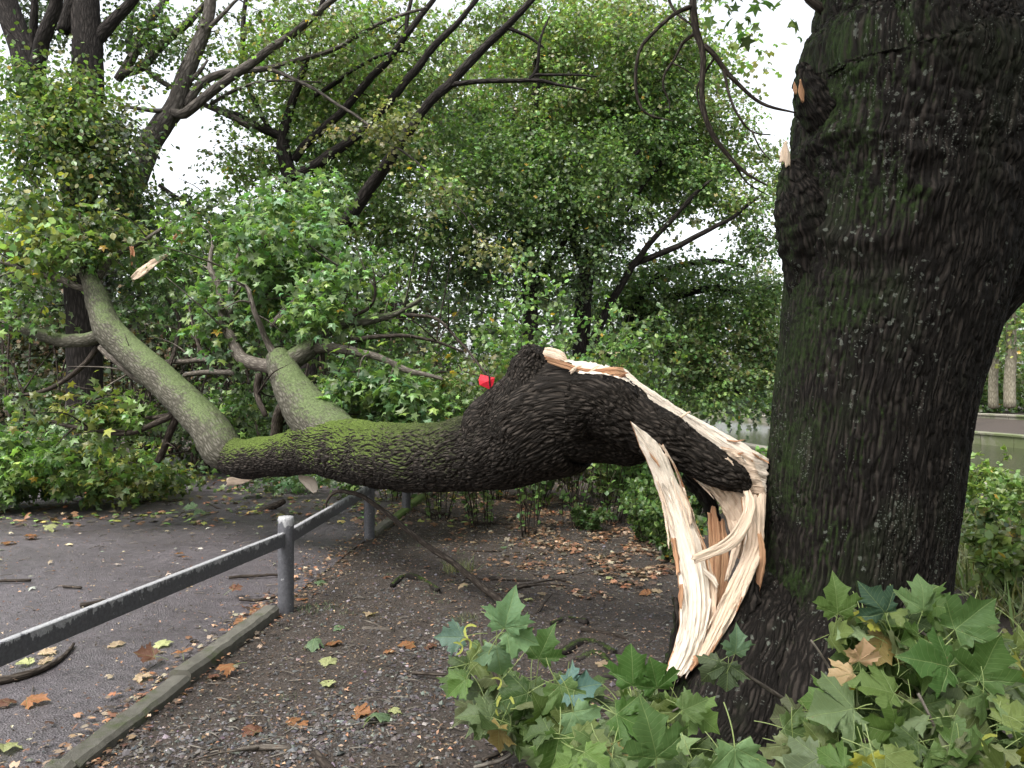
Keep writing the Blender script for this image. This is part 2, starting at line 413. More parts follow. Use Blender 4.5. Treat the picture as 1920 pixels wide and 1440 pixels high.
M['grass_soil'] = dirt_mat('mossy_soil', (0.035, 0.05, 0.018), (0.06, 0.08, 0.03), (0.09, 0.10, 0.04), .9, 30)
def simple_mat(name, c0, c1, scale=6, rough=.7, bs=.4, bd=.01, c2=None, thr=.6):
    m, n, b, o = new_mat(name); N = NB(n); tc = N.add('ShaderNodeTexCoord').outputs['Object']
    a = N.noise(tc, scale, 6, .65); col = N.ramp(a, [(.3, c0), (.7, c1)])
    if c2:
        k = N.noise(tc, scale * .45, 5, .7)
        col = N.mix(N.math('MULTIPLY', N.math('SUBTRACT', k, thr - .08, clamp=True), 7, clamp=True), col, c2)
    n.links.new(col, b.inputs['Base Color']); b.inputs['Roughness'].default_value = rough
    n.links.new(N.bump(N.noise(tc, scale * 9, 4, .7), bs, bd), b.inputs['Normal'])
    return m
M['kerb'] = simple_mat('worn_concrete', (0.060, 0.056, 0.043), (0.125, 0.118, 0.095), 16, .85, 1.0, .006, (0.05, 0.062, 0.018), .60)
M['kerb_moss'] = simple_mat('mossy_concrete', (0.07, 0.09, 0.02), (0.12, 0.14, 0.05), 14, .85, 1.0, .006, (0.06, 0.10, 0.012), .42)
M['quay'] = simple_mat('quay_stone', (0.16, 0.15, 0.12), (0.27, 0.25, 0.20), 1.2, .8, .5, .02, (0.10, 0.12, 0.05), .5)
M['stone'] = simple_mat('gravel_stone', (0.07, 0.065, 0.065), (0.19, 0.18, 0.18), 18, .8, .5, .003)
M['red'] = simple_mat('red_card', (0.62, 0.012, 0.03), (0.72, 0.02, 0.045), 3, .5, .1, .001)
M['dark'] = simple_mat('dark_soil', (0.012, 0.01, 0.008), (0.03, 0.025, 0.018), 4, .9)

# ------------------------------------------------------------------ terrain
def kerb_x(Y): return -1.83 + (np.asarray(Y) - 3.38) * .065
def ucoord(X, Y): return X + .113 * (Y - 36)
def ground_z(X, Y):
    X = np.asarray(X, float); Y = np.asarray(Y, float); u = ucoord(X, Y)
    p = np.stack([X, Y, np.zeros_like(X)], -1)
    z = 0.035 * fbm(p * .8, 2) + .016 * fbm(p * 5 + 3, 3)
    z = z * smooth(X - kerb_x(Y), 0, .5) + .02
    z = z + .10 * np.exp(-(((X - 1.9) / 1.1) ** 2 + ((Y - 4.5) / .9) ** 2))
    z = z - 0.75 * smooth(u, .5, 9.0)
    z = np.where(X < kerb_x(Y) - .03, -0.03 * (1 - smooth(kerb_x(Y) - 6.6 - X, 0, .5)) + .03 * smooth(kerb_x(Y) - 6.6 - X, 0, 1), z)
    z = np.where((u > 9.4) & (u < 23.6), -2.2, z)
    far = -0.58 + .62 * smooth(u, 24.2, 29)
    z = np.where(u >= 23.6, far, z)
    return z
def axis(segs):
    r = [segs[0][0]]
    for a, b, d0, d1 in segs:
        x = a; n = max(1, int(2 * (b - a) / (d0 + d1)))
        k = np.linspace(0, 1, n + 1)[1:]; w_ = (d0 * k + (d1 - d0) * k * k / 2); r += list(a + (b - a) * w_ / w_[-1])
    return np.array(r)
xs = axis([(-500, -60, 60, 8), (-60, -9, 6, .6), (-9, -2.3, .5, .05), (-2.3, 2.6, .03, .03), (2.6, 8, .05, .3), (8, 30, .35, .35), (30, 80, .6, 8), (80, 500, 10, 60)])
ys = axis([(-6, 2.2, 1.5, .05), (2.2, 8, .03, .045), (8, 16, .05, .14), (16, 60, .2, 1.6), (60, 600, 3, 60)])
XX, YY = np.meshgrid(xs, ys)
ZZ = ground_z(XX, YY)
V = np.stack([XX, YY, ZZ], -1).reshape(-1, 3)
g = mesh_obj('ground', V, [grid_faces(len(ys), len(xs), False)], M['dirt']); tag(g, kind='structure')
# asphalt path, one sheet a little above the ground
xp = axis([(-6.6, -3, .3, .08), (-3, 0, .07, .05)]); yp = axis([(-2, 2.4, .4, .05), (2.4, 12, .05, .08), (12, 60, .1, 1.5)])
A, B_ = np.meshgrid(xp, yp); Xp = A + kerb_x(B_) - .045
pp = np.stack([Xp, B_, 0 * Xp], -1)
Zp = .012 + .012 * fbm(pp * .9, 2) + .003 * fbm(pp * 9, 2)
o = mesh_obj('path', np.stack([Xp, B_, Zp], -1).reshape(-1, 3), [grid_faces(len(yp), len(xp), False)], M['asphalt']); tag(o, kind='structure')

def box(cx, cy, cz, sx, sy, sz, rz=0.0, bev=0.0, jit=0.0, nx=1):
    """box with nx cuts along x and chamfered top edges"""
    b = bev; prof = [(-sy / 2, -sz / 2), (sy / 2, -sz / 2), (sy / 2, sz / 2 - b), (sy / 2 - b, sz / 2), (-sy / 2 + b, sz / 2), (-sy / 2, sz / 2 - b)]
    xs_ = np.linspace(-sx / 2, sx / 2, nx + 1); V = []
    for x in xs_:
        for (y, z) in prof: V.append((x, y, z))
    V = np.array(V, float)
    if jit: V += jit * fbm(V * 7 + cx * 3 + cy, 3)[:, None] * np.array([.3, 1, 1])
    c, s_ = math.cos(rz), math.sin(rz)
    V = np.stack([V[:, 0] * c - V[:, 1] * s_ + cx, V[:, 0] * s_ + V[:, 1] * c + cy, V[:, 2] + cz], -1)
    q = grid_faces(nx + 1, 6, True); e0 = np.array([[0, 1, 2, 3, 4, 5]]); e1 = np.array([[5, 4, 3, 2, 1, 0]]) + nx * 6
    return V, [q[:, ::-1], e0[:, ::-1], e1[:, ::-1]]

# kerb: edging stones along the path
kr = bpy.data.objects.new('kerb', None); COL.objects.link(kr); tag(kr, kind='structure')
y = 2.30; k = 0
while y < 13:
    L = [.98, 1.0, 1.30, 3.0, 1.0, 1.0, 1.0, 1.0, 1.0][k]
    if k == 3: y += L; k += 1; continue   # here the edging has sunk under the soil
    yc = y + L / 2; xc = float(kerb_x(yc)); dz = [0, -.012, .012, -.035, 0, -.01, .008][k % 7]
    V, Fc = box(xc, yc, .008 + dz, L - .012, .12, .15, math.atan2(1, .065) + [0, .004, -.012, .006][k % 4], .020, .005, 18)
    o = mesh_obj('kerb_stone', V, Fc, M['kerb_moss'] if k in (5, 6) else M['kerb'], kr, smooth_=False); y += L; k += 1

# canal: water, far quay wall, low wall, far bank steps
def canal_strip(u0, z0, u1, z1, ya=-10, yb=420, n=60):
    yy = np.linspace(ya, yb, n); V = []
    for q in yy: V += [(u0 - .113 * (q - 36), q, z0), (u1 - .113 * (q - 36), q, z1)]
    return np.array(V), [grid_faces(n, 2, False)[:, ::-1]]
m, n, b, o_ = new_mat('canal_water'); N = NB(n); tc = N.add('ShaderNodeTexCoord').outputs['Object']
b.inputs['Base Color'].default_value = (0.030, 0.034, 0.018, 1); b.inputs['Roughness'].default_value = .09; b.inputs['IOR'].default_value = 1.33
n.links.new(N.bump(N.math('ADD', N.noise(N.mapping(tc, (3, 1.1, 1)), 1.6, 3, .6), N.math('MULTIPLY', N.noise(tc, 9, 2), .25)), .5, .06), b.inputs['Normal'])
V, Fc = canal_strip(9.3, -1.1, 23.6, -1.1); tag(mesh_obj('water', V, Fc, m), kind='structure')
def wall_thing(name, u0, u1, z0, z1, label, cat, mat, cope=True, ya=15, yb=110, bl=2.2):
    base = (u0 - .113 * (ya - 36), ya, z0)
    t = thing(name, label, cat, loc=base)
    yy = ya; ps = []
    rz = math.atan2(1, -.113)
    while yy < yb:
        L = bl; yc = yy + L / 2; xc = (u0 + u1) / 2 - .113 * (yc - 36)
        V, Fc = box(xc, yc, (z0 + z1 - .1) / 2, L - .03, abs(u1 - u0), z1 - z0 - .1, rz, .01, .01, 3)
        ps.append(mesh_obj('wall_block', V, Fc, mat, smooth_=False))
        V, Fc = box(xc, yc, z1 - .047, L - .02, abs(u1 - u0) + .12, .10, rz, .02, .006, 3)
        ps.append(mesh_obj('coping_stone', V, Fc, mat, smooth_=False)); yy += L
    adopt(t, *ps); return t
wall_thing('quay_wall', 23.3, 23.9, -1.5, -.5, 'low grey stone quay wall on the far side of the canal', 'wall', M['quay'])
wall_thing('low_wall', 27.9, 28.3, -.1, .22, 'low light stone wall above the far grassy bank', 'wall', M['quay'])
wall_thing('quay_wall', 9.0, 9.4, -1.6, -.62, 'near stone edge of the canal half hidden by plants', 'wall', M['quay'], ya=4, yb=80)

# ------------------------------------------------------------------ knee rail fence
def paint_mat():
    m, n, b, o = new_mat('chipped_grey_paint'); N = NB(n); tc = N.add('ShaderNodeTexCoord').outputs['Object']
    X, Y, Z = N.sep(tc)
    g = N.geo(); up = N.sep(g.outputs['True Normal'])[2] if 'True Normal' in g.outputs else N.sep(g.outputs['Normal'])[2]
    r = N.attr('rest').outputs['Vector']; rx, ry, rz = N.sep(r)      # rest.z = height below top edge (0 top)
    nz = N.noise(N.mapping(r, (1, 1, .35)), 26, 5, .75); n2 = N.noise(r, 60, 4, .6); n3 = N.noise(r, 9, 3, .5)
    f = N.math('SUBTRACT', N.math('ADD', nz, N.math('MULTIPLY', N.math('SUBTRACT', n3, .5), .55)), N.math('MULTIPLY', rz, 6.0))
    chip = N.math('GREATER_THAN', f, .375)
    dots = N.math('GREATER_THAN', N.noise(r, 42, 4, .7), .66)
    dots = N.math('MULTIPLY', dots, N.math('GREATER_THAN', n3, .5))
    f = N.math('MAXIMUM', chip, dots)
    base = N.ramp(n2, [(.3, (0.05, 0.05, 0.056)), (.8, (0.11, 0.11, 0.12))])
    wcol = N.ramp(n2, [(.3, (0.20, 0.20, 0.21)), (.7, (0.38, 0.38, 0.38))])
    n.links.new(N.mix(f, base, wcol), b.inputs['Base Color']); b.inputs['Roughness'].default_value = .5
    n.links.new(N.bump(N.math('ADD', f, N.math('MULTIPLY', n2, .5)), .6, .003), b.inputs['Normal'])
    return m
M['paint'] = paint_mat()
posts = [(-1.60, 5.66), (-1.505, 8.44), (-1.37, 10.36), (-1.2, 13.0)]
fence = thing('rail_fence', 'low grey metal knee rail fence with chipped paint along the path edge', 'fence', loc=(-1.6, 5.66, 0))
ps = []
for i, (x, y) in enumerate(posts):
    R = .056; hh = .70; segs = 28
    prof = [(R, -.05), (R, .02), (R, .2), (R, .4), (R, .55), (R, hh - .02), (R * .93, hh), (R * .45, hh + .004)]
    V = []; Rr = []
    for (r_, z) in prof:
        for k in range(segs):
            a = 2 * math.pi * k / segs; V.append((x + r_ * math.cos(a), y + r_ * math.sin(a), z)); Rr.append((r_ * math.cos(a) + i, r_ * math.sin(a), max(0, hh - z) * .85 if z < hh - .1 else 0))
    V.append((x, y, hh + .004)); Rr.append((i, 0, 0))
    ring = (len(prof) - 1) * segs + np.arange(segs); 
    capf = np.stack([ring, np.roll(ring, -1), np.full(segs, len(V) - 1)], -1)
    o = mesh_obj('post', np.array(V), [grid_faces(len(prof), segs, True), capf], M['paint'], vec=np.array(Rr)); ps.append(o)
    # mud collar at the foot
pts = [(-2.12, 2.75)] + posts
for a, c in zip(pts[:-1], pts[1:]):
    a = np.array(a); c = np.array(c); d = (c - a); L = np.linalg.norm(d); d /= L; nrm = np.array([-d[1], d[0]])
    a2 = a + d * .05; c2 = c - d * .05; hw = .018; zt, zb = .595, .500; bv = .004
    prof = [(-hw, zb), (hw, zb), (hw, zt - bv), (hw - bv, zt), (-hw + bv, zt), (-hw, zt - bv)]
    V = []; Rr = []
    ns = 40
    for t_ in np.linspace(0, 1, ns):
        q = a2 + (c2 - a2) * t_
        sag = 0.0
        for (s_, z) in prof: V.append((q[0] + nrm[0] * s_, q[1] + nrm[1] * s_, z - sag)); Rr.append((t_ * L + a[1], s_ * 2, zt - z))
    e0 = np.array([[0, 1, 2, 3, 4, 5]]); 
    o = mesh_obj('rail', np.array(V), [grid_faces(ns, 6, True), e0, (e0 + (ns - 1) * 6)[:, ::-1]], M['paint'], vec=np.array(Rr), smooth_=False); ps.append(o)
adopt(fence, *ps)

# ------------------------------------------------------------------ the standing tree
TD = 4.4
sil = [(-900, 1620, 1830), (-500, 1600, 1850), (-140, 1560, 1870), (-60, 1548, 1885), (0, 1540, 1897), (60, 1531, 1915), (120, 1506, 1930), (165, 1499, 1945), (220, 1499, 1935), (285, 1494, 1925), (340, 1490, 1915), (400, 1484, 1902),
       (440, 1480, 1892), (490, 1476, 1882), (540, 1475, 1868), (590, 1470, 1853), (640, 1465, 1838), (690, 1460, 1822), (760, 1453, 1808), (850, 1444, 1795), (930, 1435, 1784),
       (1000, 1428, 1774), (1080, 1416, 1764), (1140, 1402, 1760), (1200, 1385, 1764), (1260, 1352, 1775), (1300, 1318, 1800), (1340, 1270, 1850), (1400, 1190, 1950)]
def trunk_disp(rest, rr, pos, D):
    w_ = fbm(rest * np.array([2.2, 2.2, 1.2]), 2)[..., None] * np.array([.10, .10, .05])
    q = rest + w_
    r1 = np.abs(perlin(q * np.array([30, 30, 2.2]))); r2 = np.abs(perlin(q * np.array([44, 44, 7]) + 5)); big = fbm(rest * 1.6, 3)
    px = pos[..., 0] / pos[..., 1] * F + 960; py = HOR - (pos[..., 2] - CAMZ) / pos[..., 1] * F
    front = D[..., 1] < 0
    d = np.sqrt(((px - 1615) / 135) ** 2 + ((py - 350) / 105) ** 2)
    knot = .030 * np.exp(-((d - 1) / .2) ** 2) - .02 * np.exp(-(d / .7) ** 2)
    rings = .005 * np.sin(d * 16) * np.exp(-((d - 1.5) / .5) ** 2)
    d2 = np.sqrt(((px - 1745) / 50) ** 2 + ((py - 320) / 38) ** 2); knot = knot + .02 * np.exp(-((d2 - 1) / .3) ** 2) - .03 * np.exp(-(d2 / .5) ** 2)
    # folds running down from the fork
    fold = .035 * np.exp(-((px - 1668 - 20 * np.sin(py / 60)) / 26) ** 2) * smooth(-py, -240, -60)
    topf = smooth(-py, -560, -200)
    curly = (.030 * np.abs(perlin(q * np.array([10, 10, 6]) + 3)) - .012 * smooth(.15 - np.abs(perlin(q * np.array([17, 17, 11]) + 8)), 0, .15)) * topf * 2
    return -.015 * smooth(.14 - r1, 0, .14) - .006 * smooth(.12 - r2, 0, .12) + .010 * big + np.where(front, knot + rings - fold, 0) + curly * .55 + .004 * fbm(q * 60, 2)
st = np.array(sil, float)
cx = (st[:, 1] + st[:, 2]) / 2; rp = (st[:, 2] - st[:, 1]) / 2
pts = np.array([[*P(x, y, TD), r / F * TD * .985] for x, y, r in zip(cx, st[:, 0], rp)])
C = catmull(pts, step=.0115)
tree = thing('maple_tree', 'huge dark wet maple trunk with lichen standing on the right edge of the view', 'tree', loc=(1.9, 4.4, 0))
T = Tubes(); T.add(C[:, :3], C[:, 3], 370, trunk_disp, cap=False, ph=0)
trunk = T.build('trunk', M['bark_trunk'])
T = Tubes()
px_tube(T, [(1730, 730, 40, 4.5), (1765, 640, 66, 4.5), (1825, 525, 92, 4.5), (1905, 415, 115, 4.5), (1995, 285, 128, 4.55), (2110, 105, 130, 4.7), (2260, -120, 110, 4.9)], .012, 220, trunk_disp, cap=False)
limb2 = T.build('side_limb', M['bark_trunk'])
T = Tubes()
px_tube(T, [(1470, 1080, 40, 4.35), (1452, 1160, 70, 4.2), (1425, 1240, 92, 4.02), (1400, 1320, 105, 3.85), (1370, 1400, 110, 3.65), (1330, 1470, 100, 3.45)], .014, 90, trunk_disp)
px_tube(T, [(1560, 1150, 60, 4.1), (1540, 1260, 90, 3.9), (1520, 1380, 110, 3.65), (1500, 1500, 110, 3.4)], .014, 90, trunk_disp)
roots_ = T.build('root_flare', M['bark_trunk'])
# broken stubs and burrs on the left edge of the trunk
T = Tubes()
def rough_disp(a, f=20):
    return lambda rest, rr, pos, D: a * fbm(pos * f, 3)
px_tube(T, [(1560, 640, 30, 4.55), (1545, 560, 62, 4.42), (1532, 480, 62, 4.33), (1514, 415, 59, 4.28), (1494, 350, 38, 4.25), (1478, 305, 15, 4.25)], .01, 60, rough_disp(.02, 16))
px_tube(T, [(1560, 230, 50, 4.25), (1528, 190, 36, 4.22), (1510, 150, 22, 4.22), (1503, 120, 9, 4.22)], .01, 50, rough_disp(.018, 18))
burr = T.build('broken_burr', M['bark_trunk'])

STR = []
def strip(name, mat, Ls, Rs, d0, thick=.03, nx=14, step=.012, rough=.006, bow=.02, jag=.05, seed=0, back=None, step_noise=0.0):
    """split plank of wood: left/right edges in pixels, depth list, real thickness behind, torn ends"""
    n = len(Ls); d0 = np.asarray(d0, float) * np.ones(n)
    if name in ('hanging_strip', 'arching_strip', 'split_plank', 'split_wood'): STR.append((np.array(Ls, float), np.array(Rs, float), d0))
    A = np.array([P(x, y, d) for (x, y), d in zip(Ls, d0)]); B = np.array([P(x, y, d) for (x, y), d in zip(Rs, d0)])
    AB = catmull(np.hstack([A, B]), step=step); A, B = AB[:, :3], AB[:, 3:]
    m = len(A); t = np.linspace(0, 1, nx)
    Lg = np.concatenate([[0], np.cumsum(np.linalg.norm(np.diff((A + B) / 2, axis=0), axis=1))])
    W_ = np.linalg.norm(B - A, axis=1)
    G_ = A[:, None] * (1 - t)[None, :, None] + B[:, None] * t[None, :, None]
    acr = (t[None] - .5) * W_[:, None]
    rest = np.stack([acr + seed, np.full_like(acr, seed * .37), np.repeat(Lg[:, None], nx, 1)], -1)
    al = np.gradient((A + B) / 2, axis=0); al /= np.linalg.norm(al, axis=1)[:, None] + 1e-9
    wv = (B - A) / (W_[:, None] + 1e-9); nr = np.cross(wv, al); nr *= np.where(nr[:, 1] > 0, -1, 1)[:, None]
    q = rest * np.array([75, 1, 3.0]) + seed
    h = rough * 1.3 * (fbm(q, 3)) + rough * .8 * np.abs(perlin(rest * np.array([150, 1, 5]) + seed * 3)) - bow * ((t[None] * 2 - 1) ** 2) * (W_[:, None] / .15).clip(0, 1.5)
    h += step_noise * np.round(fbm(rest * np.array([22, 1, 9.0]) + seed * 2, 2) * 2.2)
    G_ = G_ + nr[:, None] * h[..., None]
    # wavy torn side edges
    ew = .006 * fbm(np.stack([Lg * 14, Lg * 0 + seed, Lg * 0], -1), 3)
    G_[:, 0] += wv * ew[:, None]; G_[:, -1] -= wv * ew[::-1][:, None]
    # torn ends
    for e, sgn in ((0, -1), (m - 1, 1)):
        jn = (fbm(np.stack([t * W_[e] * 55 + seed, t * 0, t * 0 + e], -1), 2) * jag)
        for k in range(1, 7):
            row = e if k == 1 else (e + (-sgn) * (k - 1)); G_[row] += sgn * al[e][None] * jn[:, None] * (1 - (k - 1) / 7)
    Bk = G_ - nr[:, None] * (thick * (1 - .55 * (t[None] * 2 - 1) ** 2))[..., None] * np.ones((m, 1, 1))
    V = np.concatenate([G_.reshape(-1, 3), Bk.reshape(-1, 3)]); rs = np.concatenate([rest.reshape(-1, 3), (rest + [0, .02, 0]).reshape(-1, 3)])
    f = grid_faces(m, nx, False); fb = grid_faces(m, nx, False, m * nx)[:, ::-1]; o = m * nx
    i = np.arange(m - 1); s1 = np.stack([i * nx, (i + 1) * nx, o + (i + 1) * nx, o + i * nx], -1)
    s2 = np.stack([(i + 1) * nx - 1, o + (i + 1) * nx - 1, o + (i + 2) * nx - 1, (i + 2) * nx - 1], -1)
    j = np.arange(nx - 1); e1 = np.stack([j, o + j, o + j + 1, j + 1], -1); b_ = (m - 1) * nx
    e2 = np.stack([b_ + j, b_ + j + 1, o + b_ + j + 1, o + b_ + j], -1)
    side = np.vstack([s1, s2, e1, e2])
    mats = [mat, back or mat]
    mi = np.concatenate([np.zeros(len(f)), np.ones(len(fb)), np.ones(len(side))])
    return mesh_obj(name, V, [f, fb, side], mats, vec=rs, matidx=mi)

def shard(mat, lst, thick=.012, name='splinter', **kw):  # thin sliver
    """lst: (px,py,half width px,depth) tapering sliver"""
    a = np.array([(p[0], p[1]) for p in lst], float); tg = np.gradient(a, axis=0); tg /= np.linalg.norm(tg, axis=1)[:, None] + 1e-9
    pn = np.stack([tg[:, 1], -tg[:, 0]], -1); hw = np.array([p[2] for p in lst])[:, None]
    return strip(name, mat, a - pn * hw, a + pn * hw, [p[3] for p in lst], thick, nx=7, jag=.02, **kw)
sp = []
sp.append(shard(M['wood'], [(1470, 305, 8, 4.2), (1472, 285, 7, 4.2), (1473, 262, 1.5, 4.2)], seed=1, rough=.003))
sp.append(shard(M['wood'], [(1478, 312, 5, 4.19), (1478, 295, 5, 4.19), (1476, 275, 1, 4.19)], seed=2, rough=.003))
sp.append(shard(M['wood_red'], [(1505, 190, 3, 4.14), (1503, 172, 5, 4.14), (1501, 148, 1.2, 4.14)], seed=3, rough=.003))
sp.append(shard(M['wood_red'], [(1492, 175, 2.5, 4.14), (1491, 165, 3, 4.14), (1489, 154, 1, 4.14)], seed=4, rough=.003))
sp.append(shard(M['wood_red'], [(1424, 1000, 4, 4.12), (1430, 1040, 6, 4.1), (1424, 1080, 8, 4.1), (1418, 1118, 3, 4.1)], seed=5, rough=.008))
adopt(tree, trunk, roots_, limb2, burr, *sp)

# ------------------------------------------------------------------ the broken limb
limb = thing('broken_limb', 'thick mossy maple limb torn off the trunk and lying across the path and fence', 'fallen limb', loc=(-1.2, 6.3, 0))
LP = []
def limb_disp(amp=1.0):
    def f(rest, rr, pos, D):
        w_ = np.stack([perlin(rest * 3.2), perlin(rest * 3.2 + 9), perlin(rest * 2.5 + 4)], -1) * .09
        q = rest + w_
        a = np.abs(perlin(q * np.array([30, 30, 8.5]))); c = np.abs(perlin(q * np.array([56, 56, 18]) + 7))
        # swirl: ridges that wrap round the old branch collar
        crease = -.022 * np.exp(-((rest[..., 2] - .36 - .04 * np.sin(rest[..., 1] * 9)) / .022) ** 2) if amp == 1.0 else 0
        return crease + amp * (-.012 * smooth(.20 - a, 0, .20) * 1.2 + .008 * c + .020 * fbm(rest * 3, 2))
    return f
# torn top: the bark's front upper edge, in pixels, and the wood plane behind it
edge = np.array([(1000, 640), (1030, 662), (1055, 683), (1090, 694), (1130, 698), (1165, 705), (1190, 722), (1240, 758), (1300, 801), (1345, 835), (1385, 858), (1420, 880)], float)
ed = np.interp(edge[:, 0], [1000, 1400], [4.72, 4.25])
E = np.array([P(x, y, d) for (x, y), d in zip(edge, ed)])
def clamp_top(V, jag=.010, slope=.16, x0=None):
    x = V[:, 0]; zf = np.interp(x, E[:, 0], E[:, 2]); yf = np.interp(x, E[:, 0], E[:, 1])
    zm = zf + slope * (V[:, 1] - yf) + jag * fbm(V * 28, 3)
    zm += .02 * fbm(np.stack([V[:, 0] * 1.2, V[:, 1] * 26, V[:, 1] * 0], -1), 2)
    hit = (x > (E[0, 0] if x0 is None else x0)) & (V[:, 2] > zm); V = V.copy(); V[hit, 2] = zm[hit]; return V, hit
def cut_tube(name, lst, sides, step, disp, mats, low=None, **kw):
    T = Tubes(); px_tube(T, lst, step, sides, disp, ph=0, **kw)
    V = np.vstack(T.V); V, hit = clamp_top(V); Fq = np.vstack(T.Fq); Ft = np.vstack(T.Ft) if T.Ft else np.zeros((0, 3), int)
    mi = np.concatenate([hit[Fq].all(1), hit[Ft].all(1)]).astype(int)
    rest = np.vstack(T.R)
    wr = rest.copy(); wr[hit] = np.stack([V[hit][:, 1], V[hit][:, 2] * 0, V[hit][:, 0]], -1)
    return mesh_obj(name, V, [Fq, Ft], mats, vec=wr, matidx=mi)
body = [(560, 838, 40, 7.5), (600, 839, 49, 7.2), (650, 845, 59, 6.9), (704, 853, 62, 6.55), (760, 858, 63, 6.2), (820, 857, 64, 5.9), (885, 850, 71, 5.6), (940, 838, 80, 5.35),
        (990, 815, 92, 5.15), (1030, 790, 108, 5.0), (1075, 770, 103, 4.9), (1115, 775, 95, 4.85), (1160, 790, 85, 4.8), (1205, 818, 66, 4.76), (1228, 832, 44, 4.74)]
LP.append(cut_tube('limb_bark', body, 330, .0095, limb_disp(1.0), [M['bark_limb'], M['wood_pale']]))
# old branch collar rising to the torn tip
T = Tubes()
def collar_disp(rest, rr, pos, D):
    base = limb_disp(1.0)(rest, rr, pos, D); return base + .03 * smooth(pos[..., 2], 1.66, 1.83) * fbm(pos * 22, 3)
px_tube(T, [(1060, 840, 90, 4.98), (1024, 770, 98, 4.97), (1006, 728, 74, 4.94), (1000, 696, 50, 4.92), (1003, 670, 32, 4.9), (1010, 655, 20, 4.88)], .009, 200, collar_disp)
px_tube(T, [(900, 850, 50, 5.45), (935, 800, 66, 5.3), (968, 752, 52, 5.1), (988, 712, 38, 4.98), (1000, 680, 24, 4.92), (1006, 662, 12, 4.9)], .010, 120, collar_disp)
V = np.vstack(T.V); V, hit = clamp_top(V, x0=P(1040, 700, 4.8)[0]); Fq = np.vstack(T.Fq); Ft = np.vstack(T.Ft)
mi = np.concatenate([hit[Fq].all(1), hit[Ft].all(1)]).astype(int)
LP.append(mesh_obj('collar', V, [Fq, Ft], [M['bark_plank'], M['wood_pale']], vec=np.vstack(T.R), matidx=mi))
# bark covered plank that still points to the trunk
def plank_disp(rest, rr, pos, D):
    return limb_disp(1.3)(rest, rr, pos, D) - .6 * rr * smooth(rest[..., 2], 10, 11)
LP.append(cut_tube('bark_plank', [(1090, 750, 76, 4.62), (1130, 756, 66, 4.56), (1180, 785, 50, 4.5), (1240, 818, 47, 4.44), (1300, 853, 40, 4.38), (1350, 882, 33, 4.33), (1385, 900, 25, 4.3), (1404, 916, 12, 4.28)],
                   120, .009, limb_disp(1.3), [M['bark_plank'], M['wood_pale']]))
# torn wood
W1, W2, WR = M['wood_pale'], M['wood'], M['wood_red']
LP.append(strip('split_plank', W1, [(1090, 680), (1130, 690), (1165, 690), (1200, 719), (1250, 752), (1300, 783), (1375, 824), (1410, 842), (1442, 860)],
                [(1090, 740), (1130, 745), (1165, 750), (1200, 780), (1250, 815), (1300, 850), (1370, 905), (1404, 925), (1436, 926)], [4.85, 4.75, 4.7, 4.66, 4.6, 4.55, 4.44, 4.4, 4.4], .16, 26, .01, .004, .0, .012, 1, step_noise=.004))
LP.append(strip('split_wood', W2, [(1352, 838), (1372, 842), (1392, 850), (1412, 862)], [(1370, 890), (1388, 902), (1404, 926), (1436, 926)], [4.34, 4.32, 4.31, 4.31], .05, 16, .008, .009, .0, .02, 2, step_noise=.008, back=WR))
LP.append(shard(W2, [(1362, 860, 3, 4.27), (1380, 880, 5, 4.27), (1400, 905, 5, 4.27), (1408, 920, 2, 4.27)], seed=3))
# tip flake on the collar
LP.append(strip('torn_flake', W2, [(1022, 652), (1040, 653), (1056, 661), (1064, 672)], [(1016, 665), (1034, 670), (1050, 676), (1062, 677)], [4.84, 4.82, 4.8, 4.8], .015, 10, .008, .002, .004, .01, 4, back=WR))
LP.append(strip('torn_flake', WR, [(1020, 668), (1050, 676), (1080, 688), (1110, 692), (1150, 688), (1170, 690)], [(1030, 682), (1055, 690), (1085, 697), (1112, 702), (1150, 702), (1172, 706)], [4.70, 4.66, 4.6, 4.56, 4.5, 4.5], .03, 12, .008, .005, .004, .02, 5))
for (a, s_) in (((1168, 706, 7, 4.5), 11), ((1085, 694, 4, 4.6), 12), ((1285, 783, 3, 4.42), 13), ((1120, 694, 3, 4.55), 14)):
    x, y, h, d = a; LP.append(shard(WR if s_ == 11 else W2, [(x - 16, y + 5, h, d), (x - 2, y - 5, h * .7, d), (x + 8, y - 13 + h, 1, d)], seed=s_, rough=.003))
# hanging strips down to the trunk's foot
LP.append(strip('hanging_strip', W1, [(1184, 793), (1203, 840), (1222, 885), (1240, 940), (1254, 985), (1267, 1050), (1277, 1110), (1277, 1170), (1266, 1220), (1246, 1268)],
                [(1188, 795), (1225, 822), (1246, 850), (1272, 905), (1296, 970), (1322, 1040), (1334, 1110), (1330, 1170), (1312, 1232), (1290, 1266)],
                [4.20, 4.20, 4.20, 4.19, 4.15, 4.09, 4.01, 3.95, 3.9, 3.86], .07, 30, .01, .007, .03, .03, 21, back=WR, step_noise=.003))
LP.append(strip('hanging_strip', W2, [(1236, 832), (1262, 872), (1282, 930), (1300, 985), (1326, 1040), (1330, 1110), (1322, 1180), (1290, 1245)],
                [(1244, 834), (1272, 884), (1294, 950), (1314, 1003), (1336, 1060), (1344, 1110), (1334, 1180), (1312, 1236)],
                [4.27, 4.26, 4.24, 4.20, 4.13, 4.06, 3.98, 3.92], .05, 14, .01, .007, .01, .03, 22, back=WR, step_noise=.004))
LP.append(strip('arching_strip', W2, [(1236, 822), (1300, 860), (1350, 880), (1395, 905), (1424, 950), (1434, 1000)],
                [(1258, 864), (1295, 893), (1338, 930), (1360, 968), (1376, 1015), (1386, 1050)],
                [4.36, 4.36, 4.35, 4.33, 4.31, 4.29], .06, 36, .01, .008, .02, .03, 23, back=WR, step_noise=.006))
